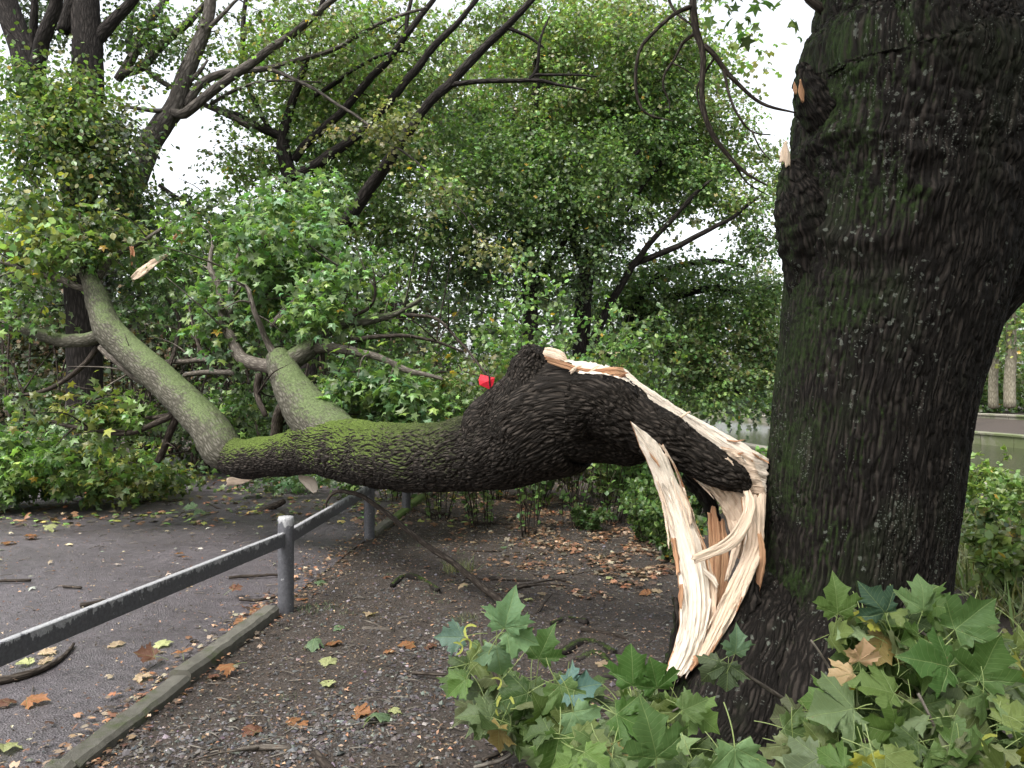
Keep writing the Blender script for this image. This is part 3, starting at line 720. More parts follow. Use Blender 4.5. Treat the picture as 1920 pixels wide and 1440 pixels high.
LP.append(strip('hanging_strip', W2, [(1392, 930), (1398, 1010), (1380, 1065), (1353, 1120), (1330, 1180), (1308, 1235)],
                [(1438, 925), (1434, 1010), (1424, 1050), (1400, 1110), (1370, 1168), (1330, 1236)],
                [4.26, 4.16, 4.08, 4.02, 3.95, 3.9], .06, 26, .01, .007, .02, .03, 24, back=WR, step_noise=.004))
LP.append(strip('curved_strip', W2, [(1392, 908), (1398, 945), (1380, 985), (1352, 1015), (1298, 1042)], [(1403, 906), (1416, 950), (1402, 998), (1370, 1032), (1304, 1056)], [4.3, 4.16, 4.06, 4.02, 3.98], .02, 12, .01, .004, .006, .02, 25))
for i, L in enumerate([[(1338, 950, 5, 4.42), (1344, 1010, 8, 4.36), (1342, 1080, 9, 4.3), (1340, 1150, 5, 4.2)], [(1352, 975, 6, 4.42), (1358, 1030, 9, 4.36), (1356, 1090, 9, 4.3), (1345, 1140, 4, 4.2)],
                       [(1372, 960, 6, 4.36), (1386, 1000, 8, 4.3), (1374, 1050, 6, 4.25), (1362, 1090, 3, 4.2)], [(1330, 960, 3, 4.4), (1334, 1030, 5, 4.36), (1330, 1090, 4, 4.3), (1338, 1110, 2, 4.25)],
                       [(1246, 850, 4, 4.24), (1262, 900, 6, 4.22), (1290, 950, 5, 4.17), (1296, 985, 2, 4.14)], [(1310, 1060, 4, 4.1), (1336, 1085, 5, 4.04), (1346, 1100, 3, 4.02)]]):
    LP.append(shard([WR, WR, W2, WR, W2, W1][i], L, seed=30 + i, rough=.006))
for i, L in enumerate([[(1262, 1010, 4, 4.12), (1268, 1040, 5, 4.1), (1273, 1078, 3, 4.06)], [(1240, 930, 2, 4.28), (1243, 945, 3, 4.27), (1248, 968, 2, 4.22)], [(1279, 1095, 3, 4.0), (1277, 1120, 5, 3.98), (1276, 1140, 2, 3.97)], [(1300, 1232, 6, 3.88), (1306, 1240, 7, 3.87), (1296, 1256, 3, 3.86)]]):
    LP.append(shard(WR, L, seed=40 + i, rough=.006, name='inner_bark_shred'))
rs_ = np.random.default_rng(21)
for k in range(46):
    Ls, Rs, dd_ = STR[rs_.integers(len(STR))]; t0 = rs_.uniform(0, .93); span = rs_.uniform(.06, .26); u_ = rs_.choice([rs_.uniform(.02, .12), rs_.uniform(.1, .9), rs_.uniform(.88, 1.0)]); drift = rs_.normal(0, .10)
    tt = np.clip(np.linspace(t0, t0 + span, 4), 0, 1) * (len(Ls) - 1); ii = np.arange(len(Ls)); w3 = [1.6, 3.4, 2.6, .4] if k % 2 else [.5, 2.4, 3.2, 1.0]; sc_ = rs_.uniform(.25, .8)
    pt = []
    for j, t_ in enumerate(tt):
        uu = u_ + drift * j / 3; l_ = np.array([np.interp(t_, ii, Ls[:, 0]), np.interp(t_, ii, Ls[:, 1])]); r_ = np.array([np.interp(t_, ii, Rs[:, 0]), np.interp(t_, ii, Rs[:, 1])]); c_ = l_ + (r_ - l_) * uu
        pt.append((c_[0], c_[1], w3[j] * sc_, np.interp(t_, ii, dd_) - .012 - (.02 if j in (0, 3) and k % 3 == 0 else 0) - .02 * (1 - abs(2 * uu - 1)) * 0))
    LP.append(shard([W1, W2, W2, WR][rs_.integers(4)], pt, seed=60 + k, rough=.004, thick=.006, step=.03))
T = Tubes()
px_tube(T, [(1285, 890, 14, 4.62), (1312, 915, 16, 4.6), (1332, 950, 14, 4.56), (1342, 995, 9, 4.5), (1346, 1030, 4, 4.48)], .01, 24, rough_disp(.012, 24))
# bark along the torn foot
px_tube(T, [(1266, 1120, 4, 4.1), (1268, 1180, 8, 4.05), (1262, 1230, 12, 3.98), (1248, 1275, 20, 4.0), (1240, 1310, 26, 4.05)], .01, 20, rough_disp(.012, 24))
px_tube(T, [(1408, 1070, 12, 4.13), (1400, 1110, 22, 4.1), (1388, 1160, 28, 4.05), (1360, 1215, 34, 4.0), (1335, 1270, 46, 3.98), (1290, 1330, 46, 3.95), (1230, 1380, 40, 3.9)], .01, 60, rough_disp(.02, 18))
foot = T.build('torn_bark', M['bark_trunk']); LP.append(foot)

# left end: elbow and the two forks
T = Tubes()
px_tube(T, [(640, 842, 52, 6.95), (600, 841, 47, 7.2), (550, 850, 42, 7.55), (500, 857, 39, 7.8), (455, 860, 37, 8.0), (425, 848, 34, 8.15), (405, 820, 30, 8.2)], .012, 160, limb_disp(.8))
LP.append(T.build('limb_bark', M['bark_limb']))
def smooth_disp(rest, rr, pos, D):
    q = rest + fbm(rest * 3, 2)[..., None] * .05
    return -.005 * smooth(.2 - np.abs(perlin(q * np.array([30, 30, 9.0]))), 0, .2) + .010 * fbm(rest * 4, 2) + .008 * np.exp(-((np.mod(rest[..., 2] + .03 * perlin(rest * 6), .62) - .3) / .02) ** 2) * .6
T = Tubes()
px_tube(T, [(440, 862, 24, 8.1), (418, 845, 36, 8.12), (390, 800, 35, 8.25), (340, 748, 32, 8.5), (285, 695, 29, 8.7), (240, 655, 28, 8.9), (207, 622, 27, 9.0), (190, 585, 23, 9.1), (175, 540, 18, 9.2), (162, 512, 12, 9.3)], .014, 120, smooth_disp)
LP.append(T.build('fork', M['bark_fork']))
T = Tubes()
px_tube(T, [(660, 850, 44, 6.9), (618, 812, 48, 7.2), (580, 775, 45, 7.4), (552, 735, 36, 7.6), (532, 695, 28, 7.8), (520, 665, 20, 7.9)], .014, 120, smooth_disp)
LP.append(T.build('fork', M['bark_fork']))
# branches of the limb
br = [
 [(210, 620, 12, 9.0), (150, 638, 13, 9.1), (90, 633, 12, 9.3), (40, 615, 11, 9.5), (-20, 598, 10, 9.8)],
 [(165, 515, 8, 9.3), (135, 490, 7, 9.4), (105, 468, 6, 9.5), (80, 400, 4, 9.7)],
 [(162, 542, 6, 9.25), (100, 520, 6, 9.3), (50, 505, 5, 9.4), (-10, 488, 4, 9.5)],
 [(185, 520, 7, 9.3), (215, 480, 5, 9.5), (270, 450, 4, 9.6), (330, 415, 3, 9.8), (420, 380, 2, 10)],
 [(160, 505, 5, 9.3), (158, 470, 4, 9.4), (150, 400, 3, 9.6)],
 [(190, 650, 7, 9.0), (215, 672, 7, 8.9), (250, 705, 6, 8.9), (290, 725, 5.5, 8.9)],
 [(185, 648, 6, 9.1), (150, 690, 5, 9.1), (90, 730, 4, 9.1), (30, 745, 3, 9.1)],
 [(330, 770, 9, 8.6), (300, 790, 6, 8.6), (230, 812, 5, 8.6), (140, 800, 4, 8.7), (95, 788, 3, 8.8)],
 [(330, 775, 8, 8.6), (315, 820, 7, 8.7), (295, 865, 6, 8.8)],
 [(318, 782, 6, 8.6), (260, 770, 3, 8.9), (235, 640, 2, 9.4)],
 [(345, 705, 5, 9.3), (390, 698, 5, 9.0), (440, 700, 5, 8.6)], [(310, 680, 5, 9.6), (390, 675, 5, 9.3), (430, 670, 5, 9.1)],
 [(305, 740, 4, 9.2), (320, 680, 4, 9.4), (335, 600, 3, 9.8), (300, 540, 2, 10)],
 [(530, 690, 20, 7.85), (560, 668, 19, 7.9), (590, 645, 17, 8.0), (606, 630, 12, 8.1), (640, 610, 9, 8.2), (690, 600, 8, 8.3), (740, 590, 6, 8.4), (790, 560, 4, 8.5)],
 [(585, 652, 12, 7.95), (640, 656, 9, 7.9), (700, 668, 7, 7.8), (760, 690, 6, 7.7), (830, 712, 3, 7.6)],
 [(520, 690, 14, 7.85), (490, 685, 13, 7.9), (455, 672, 12, 8.0), (435, 640, 10, 8.1), (420, 600, 8, 8.2), (410, 540, 6, 8.3), (395, 500, 5, 8.4), (400, 460, 3, 8.5)],
 [(430, 640, 8, 8.1), (432, 580, 7, 8.3), (440, 500, 5, 8.5), (470, 430, 3, 8.7)],
 [(520, 672, 9, 7.85), (500, 640, 6, 7.8), (480, 590, 5, 7.7), (465, 545, 4, 7.7), (445, 530, 3, 7.7)],
 [(510, 610, 6, 8.1), (550, 570, 7, 8.2), (590, 525, 6, 8.3), (640, 500, 5, 8.4), (670, 495, 3, 8.5)],
 [(545, 690, 9, 7.8), (575, 720, 8, 7.8), (610, 745, 6, 7.8), (640, 780, 3, 7.8)],
 [(560, 735, 7, 7.8), (600, 765, 6, 7.9), (645, 790, 4, 8.0)],
 [(530, 760, 9, 7.6), (520, 790, 11, 7.7), (515, 830, 11, 7.8), (505, 870, 8, 8.0)],
 [(488, 700, 7, 7.9), (483, 740, 6, 7.9), (500, 780, 5, 7.8)],
 [(610, 632, 6, 8.1), (650, 600, 4, 8.2), (700, 570, 3, 8.2), (700, 500, 2, 8.2)],
 [(604, 640, 5, 8.0), (606, 700, 4, 8.0), (610, 760, 3, 8.0)],
 [(760, 590, 4, 8.4), (820, 600, 3, 8.2), (870, 650, 2.5, 8.0), (915, 705, 2, 7.6)],
 [(660, 640, 5, 8.0), (720, 630, 4, 8.0), (800, 635, 3, 8.0), (870, 660, 2, 8.0)],
 [(450, 690, 5, 8.2), (380, 660, 3, 8.5), (350, 560, 2, 9.0)],
]
rag = np.random.default_rng(5)
for i, L in enumerate(br):
    T = Tubes(); Cc = px_tube(T, L, .06, 14 if L[0][2] > 9 else 8, None, jit=.02)
    for k in range(3 if len(L) > 3 else 2):    # side twigs
        j = rag.integers(len(Cc) // 3, len(Cc) - 1); p0 = Cc[j, :3]; dr = rag.normal(size=3); dr /= np.linalg.norm(dr); dr[2] += .25
        ln = rag.uniform(.3, .9); q = np.array([p0, p0 + dr * ln * .5 + [0, 0, .03], p0 + dr * ln + rag.normal(size=3) * .08])
        T.add(catmull(q, 4), np.linspace(min(Cc[j, 3] * .6, .013), .003, 9), 5)
    LP.append(T.build('branch', M['bark_fork'] if i in (0, 13) else M['twig_grey'] if i in (1, 2, 3, 5, 10, 11, 14, 15, 16, 17, 18) else M['twig']))
# bits on the belly: broken ends hanging, splinters under the limb
for L, mm in (([(560, 893, 4, 7.9), (580, 905, 12, 7.85), (592, 922, 5, 7.8)], W1), ([(425, 903, 8, 8.5), (445, 902, 7, 8.5), (470, 898, 3, 8.4)], W2)):
    LP.append(shard(mm, L, seed=len(LP)))
for L in ([(248, 523, 5, 9.3), (268, 508, 8, 9.3), (292, 490, 6, 9.3), (314, 478, 2, 9.3)], [(325, 448, 3, 9.4), (345, 428, 5, 9.4), (362, 410, 3, 9.4), (380, 394, 1, 9.4)], [(246, 462, 3, 9.3), (249, 478, 4, 9.3), (247, 498, 1, 9.3)]):
    LP.append(shard(WR if L[0][0] == 325 or L[0][0] == 246 else W2, L, seed=len(LP), rough=.015, bow=0))

# ------------------------------------------------------------------ foliage on the broken limb
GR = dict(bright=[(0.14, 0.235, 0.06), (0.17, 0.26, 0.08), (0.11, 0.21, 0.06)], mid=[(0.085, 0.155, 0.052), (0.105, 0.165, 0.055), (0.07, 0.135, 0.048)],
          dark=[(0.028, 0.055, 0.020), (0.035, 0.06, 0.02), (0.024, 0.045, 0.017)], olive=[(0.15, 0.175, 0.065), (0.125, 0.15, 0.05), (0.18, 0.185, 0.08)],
          blue=[(0.11, 0.20, 0.085), (0.085, 0.17, 0.07), (0.17, 0.26, 0.14)], yellow=[(0.22, 0.24, 0.05), (0.17, 0.20, 0.05), (0.10, 0.14, 0.04)], brown=[(0.07, 0.05, 0.025), (0.05, 0.045, 0.02), (0.10, 0.07, 0.03)])

def ell_points(n, c, r, bias=.6, thr=None, nf=1.0, seed=0.0):
    """points inside an ellipsoid, biased outwards, thinned by noise into clumps"""
    c = np.asarray(c, float); r = np.asarray(r, float); outp = []
    while sum(map(len, outp)) < n:
        d = rng.normal(size=(n * 2, 3)); d /= np.linalg.norm(d, axis=1)[:, None]; q = d * (rng.random((n * 2, 1)) ** (1 / 3 * bias)) 
        p = c + q * r
        if thr is not None: p = p[fbm(p * nf + seed, 2) > thr]
        outp.append(p)
        if len(outp) > 30: break
    return np.vstack(outp)[:n]

def sprays(LV, centers, out_, n_leaf, spread, size, base, tpl=MAPLE, var=.22, yellow=.02, flat=.55, droop=.45, tvar=.34):
    """leaf sprays around twig tips: leaves in flat drooping fans"""
    K = len(centers)
    if K == 0: return
    pos = np.repeat(centers, n_leaf, 0); o = np.repeat(out_, n_leaf, 0); N_ = len(pos)
    o = o / (np.linalg.norm(o, axis=1)[:, None] + 1e-9)
    # each spray: an own tilt
    tilt = np.repeat(rng.normal(0, .35, (K, 3)), n_leaf, 0); up = np.array([0, 0, 1.0]) + tilt
    a = rng.uniform(-1, 1, N_)[:, None]; b = rng.normal(0, 1, (N_, 3)); b -= up * (b * up).sum(1)[:, None] * .75
    off = o * a * spread * .9 + b * spread * flat
    off[:, 2] -= droop * spread * (np.linalg.norm(off[:, :2], axis=1) / (spread + 1e-9)) ** 2 * .3
    p = pos + off
    tip = off / (np.linalg.norm(off, axis=1)[:, None] + 1e-9) + rng.normal(0, .5, (N_, 3)); tip[:, 2] -= droop
    nor = up + rng.normal(0, .55, (N_, 3)); nor[:, 2] = np.abs(nor[:, 2]) + .15
    t = tints(N_, base, var, yellow); ct = np.repeat(1 + rng.normal(0, tvar, K).clip(-.5, .6), n_leaf)
    t = t * ct[:, None]
    LV.add(tpl, p, tip, nor, size * rng.uniform(.65, 1.25, N_), t)

def E3(px, py, rx, ry, d, rd):  # ellipsoid at a place given by its outline in view and its distance
    return P(px, py, d), np.array([rx / F * d, rd, ry / F * d])

LVf = Leaves(); TW = Tubes()
def limb_crown(specs):
    for (px, py, rx, ry, d, rd, n, base, size, tpl, nl) in specs:
        c, r = E3(px, py, rx, ry, d, rd)
        q = ell_points(n, c, r, .7, -.12, 2.2, px * .01)
        o = q - c + rng.normal(0, .15, q.shape)
        sprays(LVf, q, o, int(nl * 1.5), .20, size * .82, GR[base] if isinstance(base, str) else base, tpl, yellow=.004, tvar=.32)
        for k in range(0, len(q), 3):   # twigs carrying the sprays
            s_ = q[k]; inner = c + (s_ - c) * .3 + rng.normal(0, .08, 3)
            TW.add(catmull(np.array([inner, (inner + s_) / 2 + rng.normal(0, .05, 3), s_]), 3), np.linspace(.009, .003, 7), 4, cap=False)
mix1 = GR['bright'] + GR['blue']; mix2 = GR['mid'] + GR['bright']; mix3 = GR['mid'] + GR['olive']
limb_crown([
 (520, 420, 90, 70, 9.3, .6, 62, mix1, .115, MAPLE, 16), (470, 540, 80, 70, 8.9, .5, 42, mix1, .11, MAPLE, 15), (590, 500, 60, 70, 9.0, .5, 40, mix1, .11, MAPLE, 15),
 (560, 600, 60, 50, 8.9, .4, 16, mix1, .11, MAPLE, 14), (440, 620, 45, 45, 8.2, .3, 14, mix1, .11, MAPLE, 14), (590, 380, 50, 60, 9.8, .5, 26, mix1, .11, MAPLE, 15),
 (715, 740, 110, 52, 7.9, .45, 62, mix1, .115, MAPLE, 16), (700, 610, 70, 40, 8.6, .4, 16, mix2, .11, MAPLE, 13), (690, 520, 60, 50, 9.4, .5, 24, mix2, .10, MAPLE, 13),
 (400, 420, 80, 50, 9.6, .6, 34, mix2, .11, MAPLE, 14), (330, 500, 70, 50, 9.9, .5, 24, mix2, .11, MAPLE, 14), (270, 570, 50, 40, 9.8, .5, 9, GR['mid'], .11, MAPLE, 13),
 (440, 780, 70, 60, 9.4, .6, 34, mix2, .11, MAPLE, 14), (490, 720, 40, 60, 9.3, .5, 14, GR['mid'], .11, MAPLE, 12),
 (120, 460, 110, 60, 9.4, .5, 34, GR['yellow'] + GR['bright'], .12, OVAL, 16), (60, 400, 70, 60, 9.6, .5, 20, GR['yellow'] + GR['mid'], .12, OVAL, 15), (190, 430, 60, 40, 9.6, .5, 18, mix3, .12, MAPLE, 14),
 (50, 725, 60, 28, 9.4, .4, 9, mix2, .12, MAPLE, 13), (140, 780, 100, 28, 8.9, .5, 16, GR['yellow'] + GR['mid'], .12, MAPLE, 13), (240, 790, 60, 40, 8.9, .4, 18, GR['bright'], .12, MAPLE, 13),
 (80, 855, 130, 60, 10.6, 1.0, 90, GR['bright'] + GR['mid'], .135, MAPLE, 15), (190, 880, 120, 45, 10.9, .9, 56, GR['bright'] + GR['yellow'], .13, MAPLE, 14), (20, 905, 80, 32, 10.6, .6, 34, mix2, .135, MAPLE, 14),
 (330, 895, 70, 22, 11.8, .6, 20, GR['mid'] + GR['yellow'], .12, MAPLE, 10), (280, 915, 50, 16, 11.4, .4, 14, GR['yellow'], .11, MAPLE, 8), (540, 895, 90, 20, 11.9, .6, 24, GR['mid'] + GR['blue'], .12, MAPLE, 10),
 (650, 895, 60, 18, 11.9, .5, 16, mix1, .12, MAPLE, 9), (60, 600, 60, 20, 9.2, .3, 6, mix2, .11, MAPLE, 10), (330, 600, 90, 60, 10.6, .6, 14, GR['mid'] + GR['dark'], .11, MAPLE, 12),
 (820, 760, 70, 40, 8.4, .4, 20, mix2, .10, MAPLE, 12), (600, 570, 60, 50, 8.0, .3, 22, mix1, .11, MAPLE, 14), (480, 470, 60, 50, 8.2, .3, 22, mix1, .11, MAPLE, 14), (400, 560, 40, 50, 8.2, .3, 12, mix1, .11, MAPLE, 13), (650, 530, 40, 40, 8.2, .3, 12, mix1, .11, MAPLE, 13), (560, 450, 70, 50, 8.6, .4, 24, mix1, .11, MAPLE, 14), (170, 470, 50, 30, 9.1, .3, 10, mix2, .11, MAPLE, 12), (20, 560, 40, 40, 9.2, .3, 8, mix2, .11, MAPLE, 11), (860, 700, 60, 30, 8.3, .4, 14, mix3, .09, MAPLE, 11)])
LP.append(LVf.build('foliage', M['leaf'])); LP.append(tag(TW.build('twigs', M['twig']), kind='stuff'))
adopt(limb, *LP)

# ------------------------------------------------------------------ background trees
def make_tree(name, label, cat, mains, crowns, bark, size=.10, nl=26, tpl=STAR, group=None, spread=.33, leafmat=None, twig_r=.012, yellow=.015, skel_sides=10, subs=True, trunkname='trunk', disp_amp=.012):
    """mains: list of pixel polylines (px,py,r_px,depth) for trunk and main branches; crowns: (px,py,rx,ry,d,rd,n clusters,palette)"""
    base = P(*[mains[0][0][0], mains[0][0][1], mains[0][0][3]])
    root = thing(name, label, cat, group, loc=(float(base[0]), float(base[1]), 0.0))
    T = Tubes(); nodes = []; nr = []
    dd = (lambda rest, rr, pos, D: disp_amp * fbm(rest * np.array([14, 14, 4]), 2)) if disp_amp else None
    for L in mains:
        Cc = px_tube(T, L, .12 if L[0][3] < 25 else .4, skel_sides if L[0][2] > 6 else 6, dd if L[0][2] > 8 else None, jit=.03)
        nodes.append(Cc[:, :3]); nr.append(Cc[:, 3])
    nodes = np.vstack(nodes); nr = np.concatenate(nr)
    LV = Leaves()
    for ci, (px, py, rx, ry, d, rd, n, pal) in enumerate(crowns):
        c, r = E3(px, py, rx, ry, d, rd)
        q = ell_points(n, c, r, .8, -.10, 1.1 if d < 25 else .5, ci * 3.1 + px * .01)
        dist = np.array([np.min(((nodes - k) ** 2).sum(1)) for k in q]); q = q[np.argsort(dist)]
        dirs = np.zeros_like(q)
        for k, s_ in enumerate(q):
            D2 = ((nodes - s_) ** 2).sum(1) + np.where(nodes[:, 2] > s_[2] + .2, .6, 0); j = int(np.argmin(D2)); a = nodes[j]
            v = s_ - a; dirs[k] = v + .3 * (s_ - c)
            ln = np.linalg.norm(v)
            if ln < .05: continue
            mid = a + v * .5 + rng.normal(0, .09, 3) * ln ** .5 + np.array([0, 0, .06 * ln])
            pth = catmull(np.array([a, mid, s_]), 3); r0 = min(nr[j] * .55, twig_r * (1 + ln * .45)); rads = np.linspace(r0, .004, len(pth))
            if subs: T.add(pth, rads, 4, cap=False)
            nodes = np.vstack([nodes, pth[2:-1]]); nr = np.concatenate([nr, rads[2:-1]])
        sprays(LV, q, dirs, nl, spread, size, GR[pal] if isinstance(pal, str) else pal, tpl, yellow=yellow)
    tr = T.build(trunkname, bark); cr = LV.build('crown', leafmat or M['leaf'])
    adopt(root, tr, cr); return root

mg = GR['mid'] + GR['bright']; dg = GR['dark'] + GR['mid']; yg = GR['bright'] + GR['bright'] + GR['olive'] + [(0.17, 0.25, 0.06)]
# 1 leafy dark tree at far left, several trunks
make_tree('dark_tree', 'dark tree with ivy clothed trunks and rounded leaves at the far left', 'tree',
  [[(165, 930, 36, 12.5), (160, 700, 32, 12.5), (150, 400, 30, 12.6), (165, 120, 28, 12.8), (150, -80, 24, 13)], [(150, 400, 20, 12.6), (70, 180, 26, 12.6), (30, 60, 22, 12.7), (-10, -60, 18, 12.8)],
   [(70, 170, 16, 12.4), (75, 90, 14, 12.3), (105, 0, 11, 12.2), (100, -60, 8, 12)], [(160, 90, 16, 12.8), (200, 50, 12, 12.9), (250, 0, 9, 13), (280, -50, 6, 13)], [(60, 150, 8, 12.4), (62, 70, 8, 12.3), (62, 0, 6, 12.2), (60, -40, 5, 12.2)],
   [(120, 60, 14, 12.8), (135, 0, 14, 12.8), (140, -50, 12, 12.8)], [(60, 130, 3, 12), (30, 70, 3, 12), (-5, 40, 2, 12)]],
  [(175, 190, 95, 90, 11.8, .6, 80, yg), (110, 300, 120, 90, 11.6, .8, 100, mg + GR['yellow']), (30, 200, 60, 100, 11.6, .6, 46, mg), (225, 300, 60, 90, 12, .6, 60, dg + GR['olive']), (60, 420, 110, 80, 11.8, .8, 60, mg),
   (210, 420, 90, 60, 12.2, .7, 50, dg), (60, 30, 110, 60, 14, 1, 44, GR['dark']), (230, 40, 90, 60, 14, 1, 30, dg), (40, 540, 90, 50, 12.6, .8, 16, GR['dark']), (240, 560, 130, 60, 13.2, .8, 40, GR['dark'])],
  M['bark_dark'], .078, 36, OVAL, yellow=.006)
# 2 leaning grey tree
make_tree('leaning_tree', 'leaning grey tree forking into long bare limbs against the white sky', 'tree',
  [[(130, 880, 26, 14), (200, 480, 24, 14), (262, 310, 22, 14), (300, 240, 20, 14), (325, 205, 18, 14), (345, 150, 15, 14), (375, 80, 13, 14.1), (392, 20, 11, 14.2), (398, -50, 10, 14.2)],
   [(325, 212, 9, 13.9), (345, 213, 9, 13.8), (375, 190, 9, 13.7), (420, 155, 8.5, 13.6), (470, 120, 8, 13.5), (530, 75, 7, 13.4), (590, 30, 6, 13.3), (640, -15, 5, 13.2)],
   [(350, 200, 8, 14), (375, 160, 8, 14), (410, 140, 7, 14), (460, 132, 6, 14), (500, 128, 5.5, 14), (560, 112, 5, 14), (640, 85, 4, 13.9), (720, 40, 3.5, 13.8), (800, 15, 2.5, 13.8)],
   [(500, 128, 4, 14), (560, 152, 3.5, 13.8), (640, 200, 3, 13.6), (720, 260, 2.5, 13.4), (800, 320, 2, 13.2), (870, 400, 1.5, 13.0), (920, 470, 1, 13)],
   [(340, 205, 5, 14), (310, 208, 5, 13.9), (280, 206, 4, 13.8), (230, 200, 3, 13.8)], [(340, 165, 5, 14), (370, 140, 4, 14), (390, 112, 2, 14)],
   [(385, 60, 5, 14.1), (420, 25, 4, 14.1), (440, 5, 3, 14.1), (470, -20, 2, 14.1)],
   [(220, 150, 8, 14.4), (240, 120, 9, 14.4), (275, 50, 8, 14.4), (310, 0, 6, 14.4), (330, -30, 5, 14.4)], [(225, 140, 8, 14.3), (265, 125, 8, 14.3), (310, 80, 8, 14.3), (350, 45, 7, 14.3), (385, 5, 5, 14.3)],
   [(262, 122, 4, 14.3), (300, 150, 5, 14.3), (335, 170, 4.5, 14.3), (380, 195, 5, 14.3), (430, 215, 6, 14.3), (475, 240, 7, 14.4)], [(240, 100, 6, 14.4), (245, 40, 5, 14.4), (255, 0, 4, 14.4)],
   [(395, 195, 4, 13.8), (450, 165, 3.5, 13.8), (520, 150, 2.5, 13.8), (600, 155, 1.5, 13.8)]],
  [(300, 90, 80, 60, 14.5, .8, 16, mg), (430, 60, 100, 60, 14.5, 1, 30, yg), (310, 130, 70, 40, 14.2, .6, 10, mg), (600, 60, 120, 70, 13.8, .8, 36, yg), (700, 240, 80, 50, 13.4, .5, 18, GR['olive']),
   (830, 370, 70, 60, 13.1, .4, 16, GR['olive'] + GR['bright']), (905, 470, 40, 25, 13, .3, 6, GR['olive']), (440, 190, 60, 50, 14.2, .6, 10, mg)],
  M['bark_grey'], .078, 34, STAR, yellow=.008)
# 3 dark tree with fan of long diagonal limbs
make_tree('spreading_tree', 'tree with three long dark limbs slanting up to the right over the path', 'tree',
  [[(560, 900, 20, 15), (575, 700, 19, 15), (600, 520, 17, 15), (560, 400, 16, 15), (545, 330, 15, 15), (530, 270, 12, 15), (545, 200, 8, 15), (575, 110, 6, 15), (600, 20, 5, 15), (610, -30, 4, 15)],
   [(590, 500, 15, 14.8), (610, 460, 14, 14.6), (650, 412, 13, 14.4), (690, 360, 12, 14.2), (735, 290, 10.5, 14), (770, 240, 10, 13.9), (800, 200, 9, 13.8), (842, 158, 9, 13.7), (895, 100, 8, 13.6), (950, 50, 7, 13.5), (990, 5, 6, 13.4), (1020, -40, 5, 13.4)],
   [(550, 330, 10, 14.8), (590, 312, 10, 14.6), (640, 275, 9, 14.5), (680, 245, 7, 14.4), (730, 190, 7, 14.3), (780, 130, 7, 14.2), (820, 80, 6.5, 14.1), (870, 30, 5, 14), (910, -30, 4, 14)],
   [(552, 300, 8, 15), (575, 270, 8, 14.9), (640, 210, 7.5, 14.8), (690, 150, 7, 14.7), (730, 110, 6.5, 14.6), (765, 60, 6, 14.5), (800, 15, 5, 14.5), (830, -25, 4, 14.5)],
   [(763, 62, 4, 14.5), (764, 30, 4, 14.5), (775, -20, 3, 14.5)], [(842, 160, 5, 13.7), (870, 156, 5, 13.6), (930, 152, 4.5, 13.5), (1000, 150, 4, 13.4), (1050, 160, 3, 13.4), (1100, 170, 2, 13.3)],
   [(992, 150, 4, 13.4), (1006, 130, 3.5, 13.4), (1010, 80, 3, 13.3), (1030, 30, 2, 13.3)], [(1000, 142, 3, 13.4), (1060, 140, 2.5, 13.4), (1120, 143, 1.5, 13.4)], [(950, 52, 4, 13.5), (990, 70, 3, 13.5), (1020, 90, 2, 13.5)],
   [(535, 260, 9, 15), (490, 240, 8, 15), (450, 220, 7, 15), (400, 200, 5, 15)], [(505, 240, 5, 15), (470, 170, 5, 15), (455, 90, 5, 15), (460, 0, 4, 15), (470, -30, 3, 15)],
   [(430, 430, 6, 14), (390, 405, 6, 14), (340, 375, 5, 14), (300, 345, 4, 14)], [(640, 150, 3, 14.8), (590, 180, 4, 14.8), (700, 110, 3, 14.6), (760, 95, 2, 14.6)]],
  [(640, 110, 130, 110, 15.6, 1.2, 130, yg), (520, 130, 90, 110, 15.6, 1, 56, yg), (470, 300, 70, 60, 15.4, .8, 34, yg), (700, 330, 110, 90, 16, 1, 90, mg + GR['bright']), (800, 120, 70, 110, 15.8, 1, 56, yg),
   (620, 260, 90, 60, 15.8, 1, 50, mg), (560, 420, 60, 60, 15.4, .8, 30, mg), (650, 440, 110, 60, 16.2, .8, 60, yg), (340, 380, 60, 30, 14, .5, 10, dg), (760, 450, 80, 60, 16.2, .8, 40, mg)],
  M['bark_dark'], .078, 42, STAR, yellow=.006)
# 4 dense maple in the middle
make_tree('dense_maple', 'dense green maple with a straight trunk in the centre behind the broken limb', 'tree',
  [[(998, 850, 16, 17), (995, 650, 15, 17), (990, 480, 13, 17), (985, 330, 11, 17), (1000, 220, 9, 17), (1005, 100, 6, 17)], [(990, 420, 7, 17), (940, 320, 6, 16.8), (920, 230, 4, 16.8)], [(992, 470, 7, 17), (1050, 370, 6, 16.8), (1090, 290, 4, 16.8)],
   [(985, 380, 5, 17), (960, 260, 4, 17), (965, 200, 3, 17)], [(1000, 540, 6, 17), (1060, 450, 5, 17), (1130, 350, 4, 17), (1200, 280, 3, 17)]],
  [(960, 350, 130, 110, 16.4, 1.3, 190, mg), (1080, 350, 120, 110, 16.8, 1.2, 160, mg), (1000, 480, 150, 90, 16.8, 1.2, 120, dg + GR['mid']), (1010, 200, 140, 110, 17.5, 1.3, 190, yg), (1130, 110, 130, 120, 17.5, 1.3, 220, yg), (1150, 230, 110, 110, 18.4, 1.3, 120, mg),
   (970, 60, 110, 70, 17.8, 1, 80, yg), (880, 260, 70, 70, 17.2, .9, 50, mg), (860, 460, 90, 80, 17.4, 1, 70, dg), (1230, 60, 80, 70, 17.8, 1, 50, GR['olive'] + GR['mid'])],
  M['bark_dark'], .078, 42, STAR, yellow=.004)
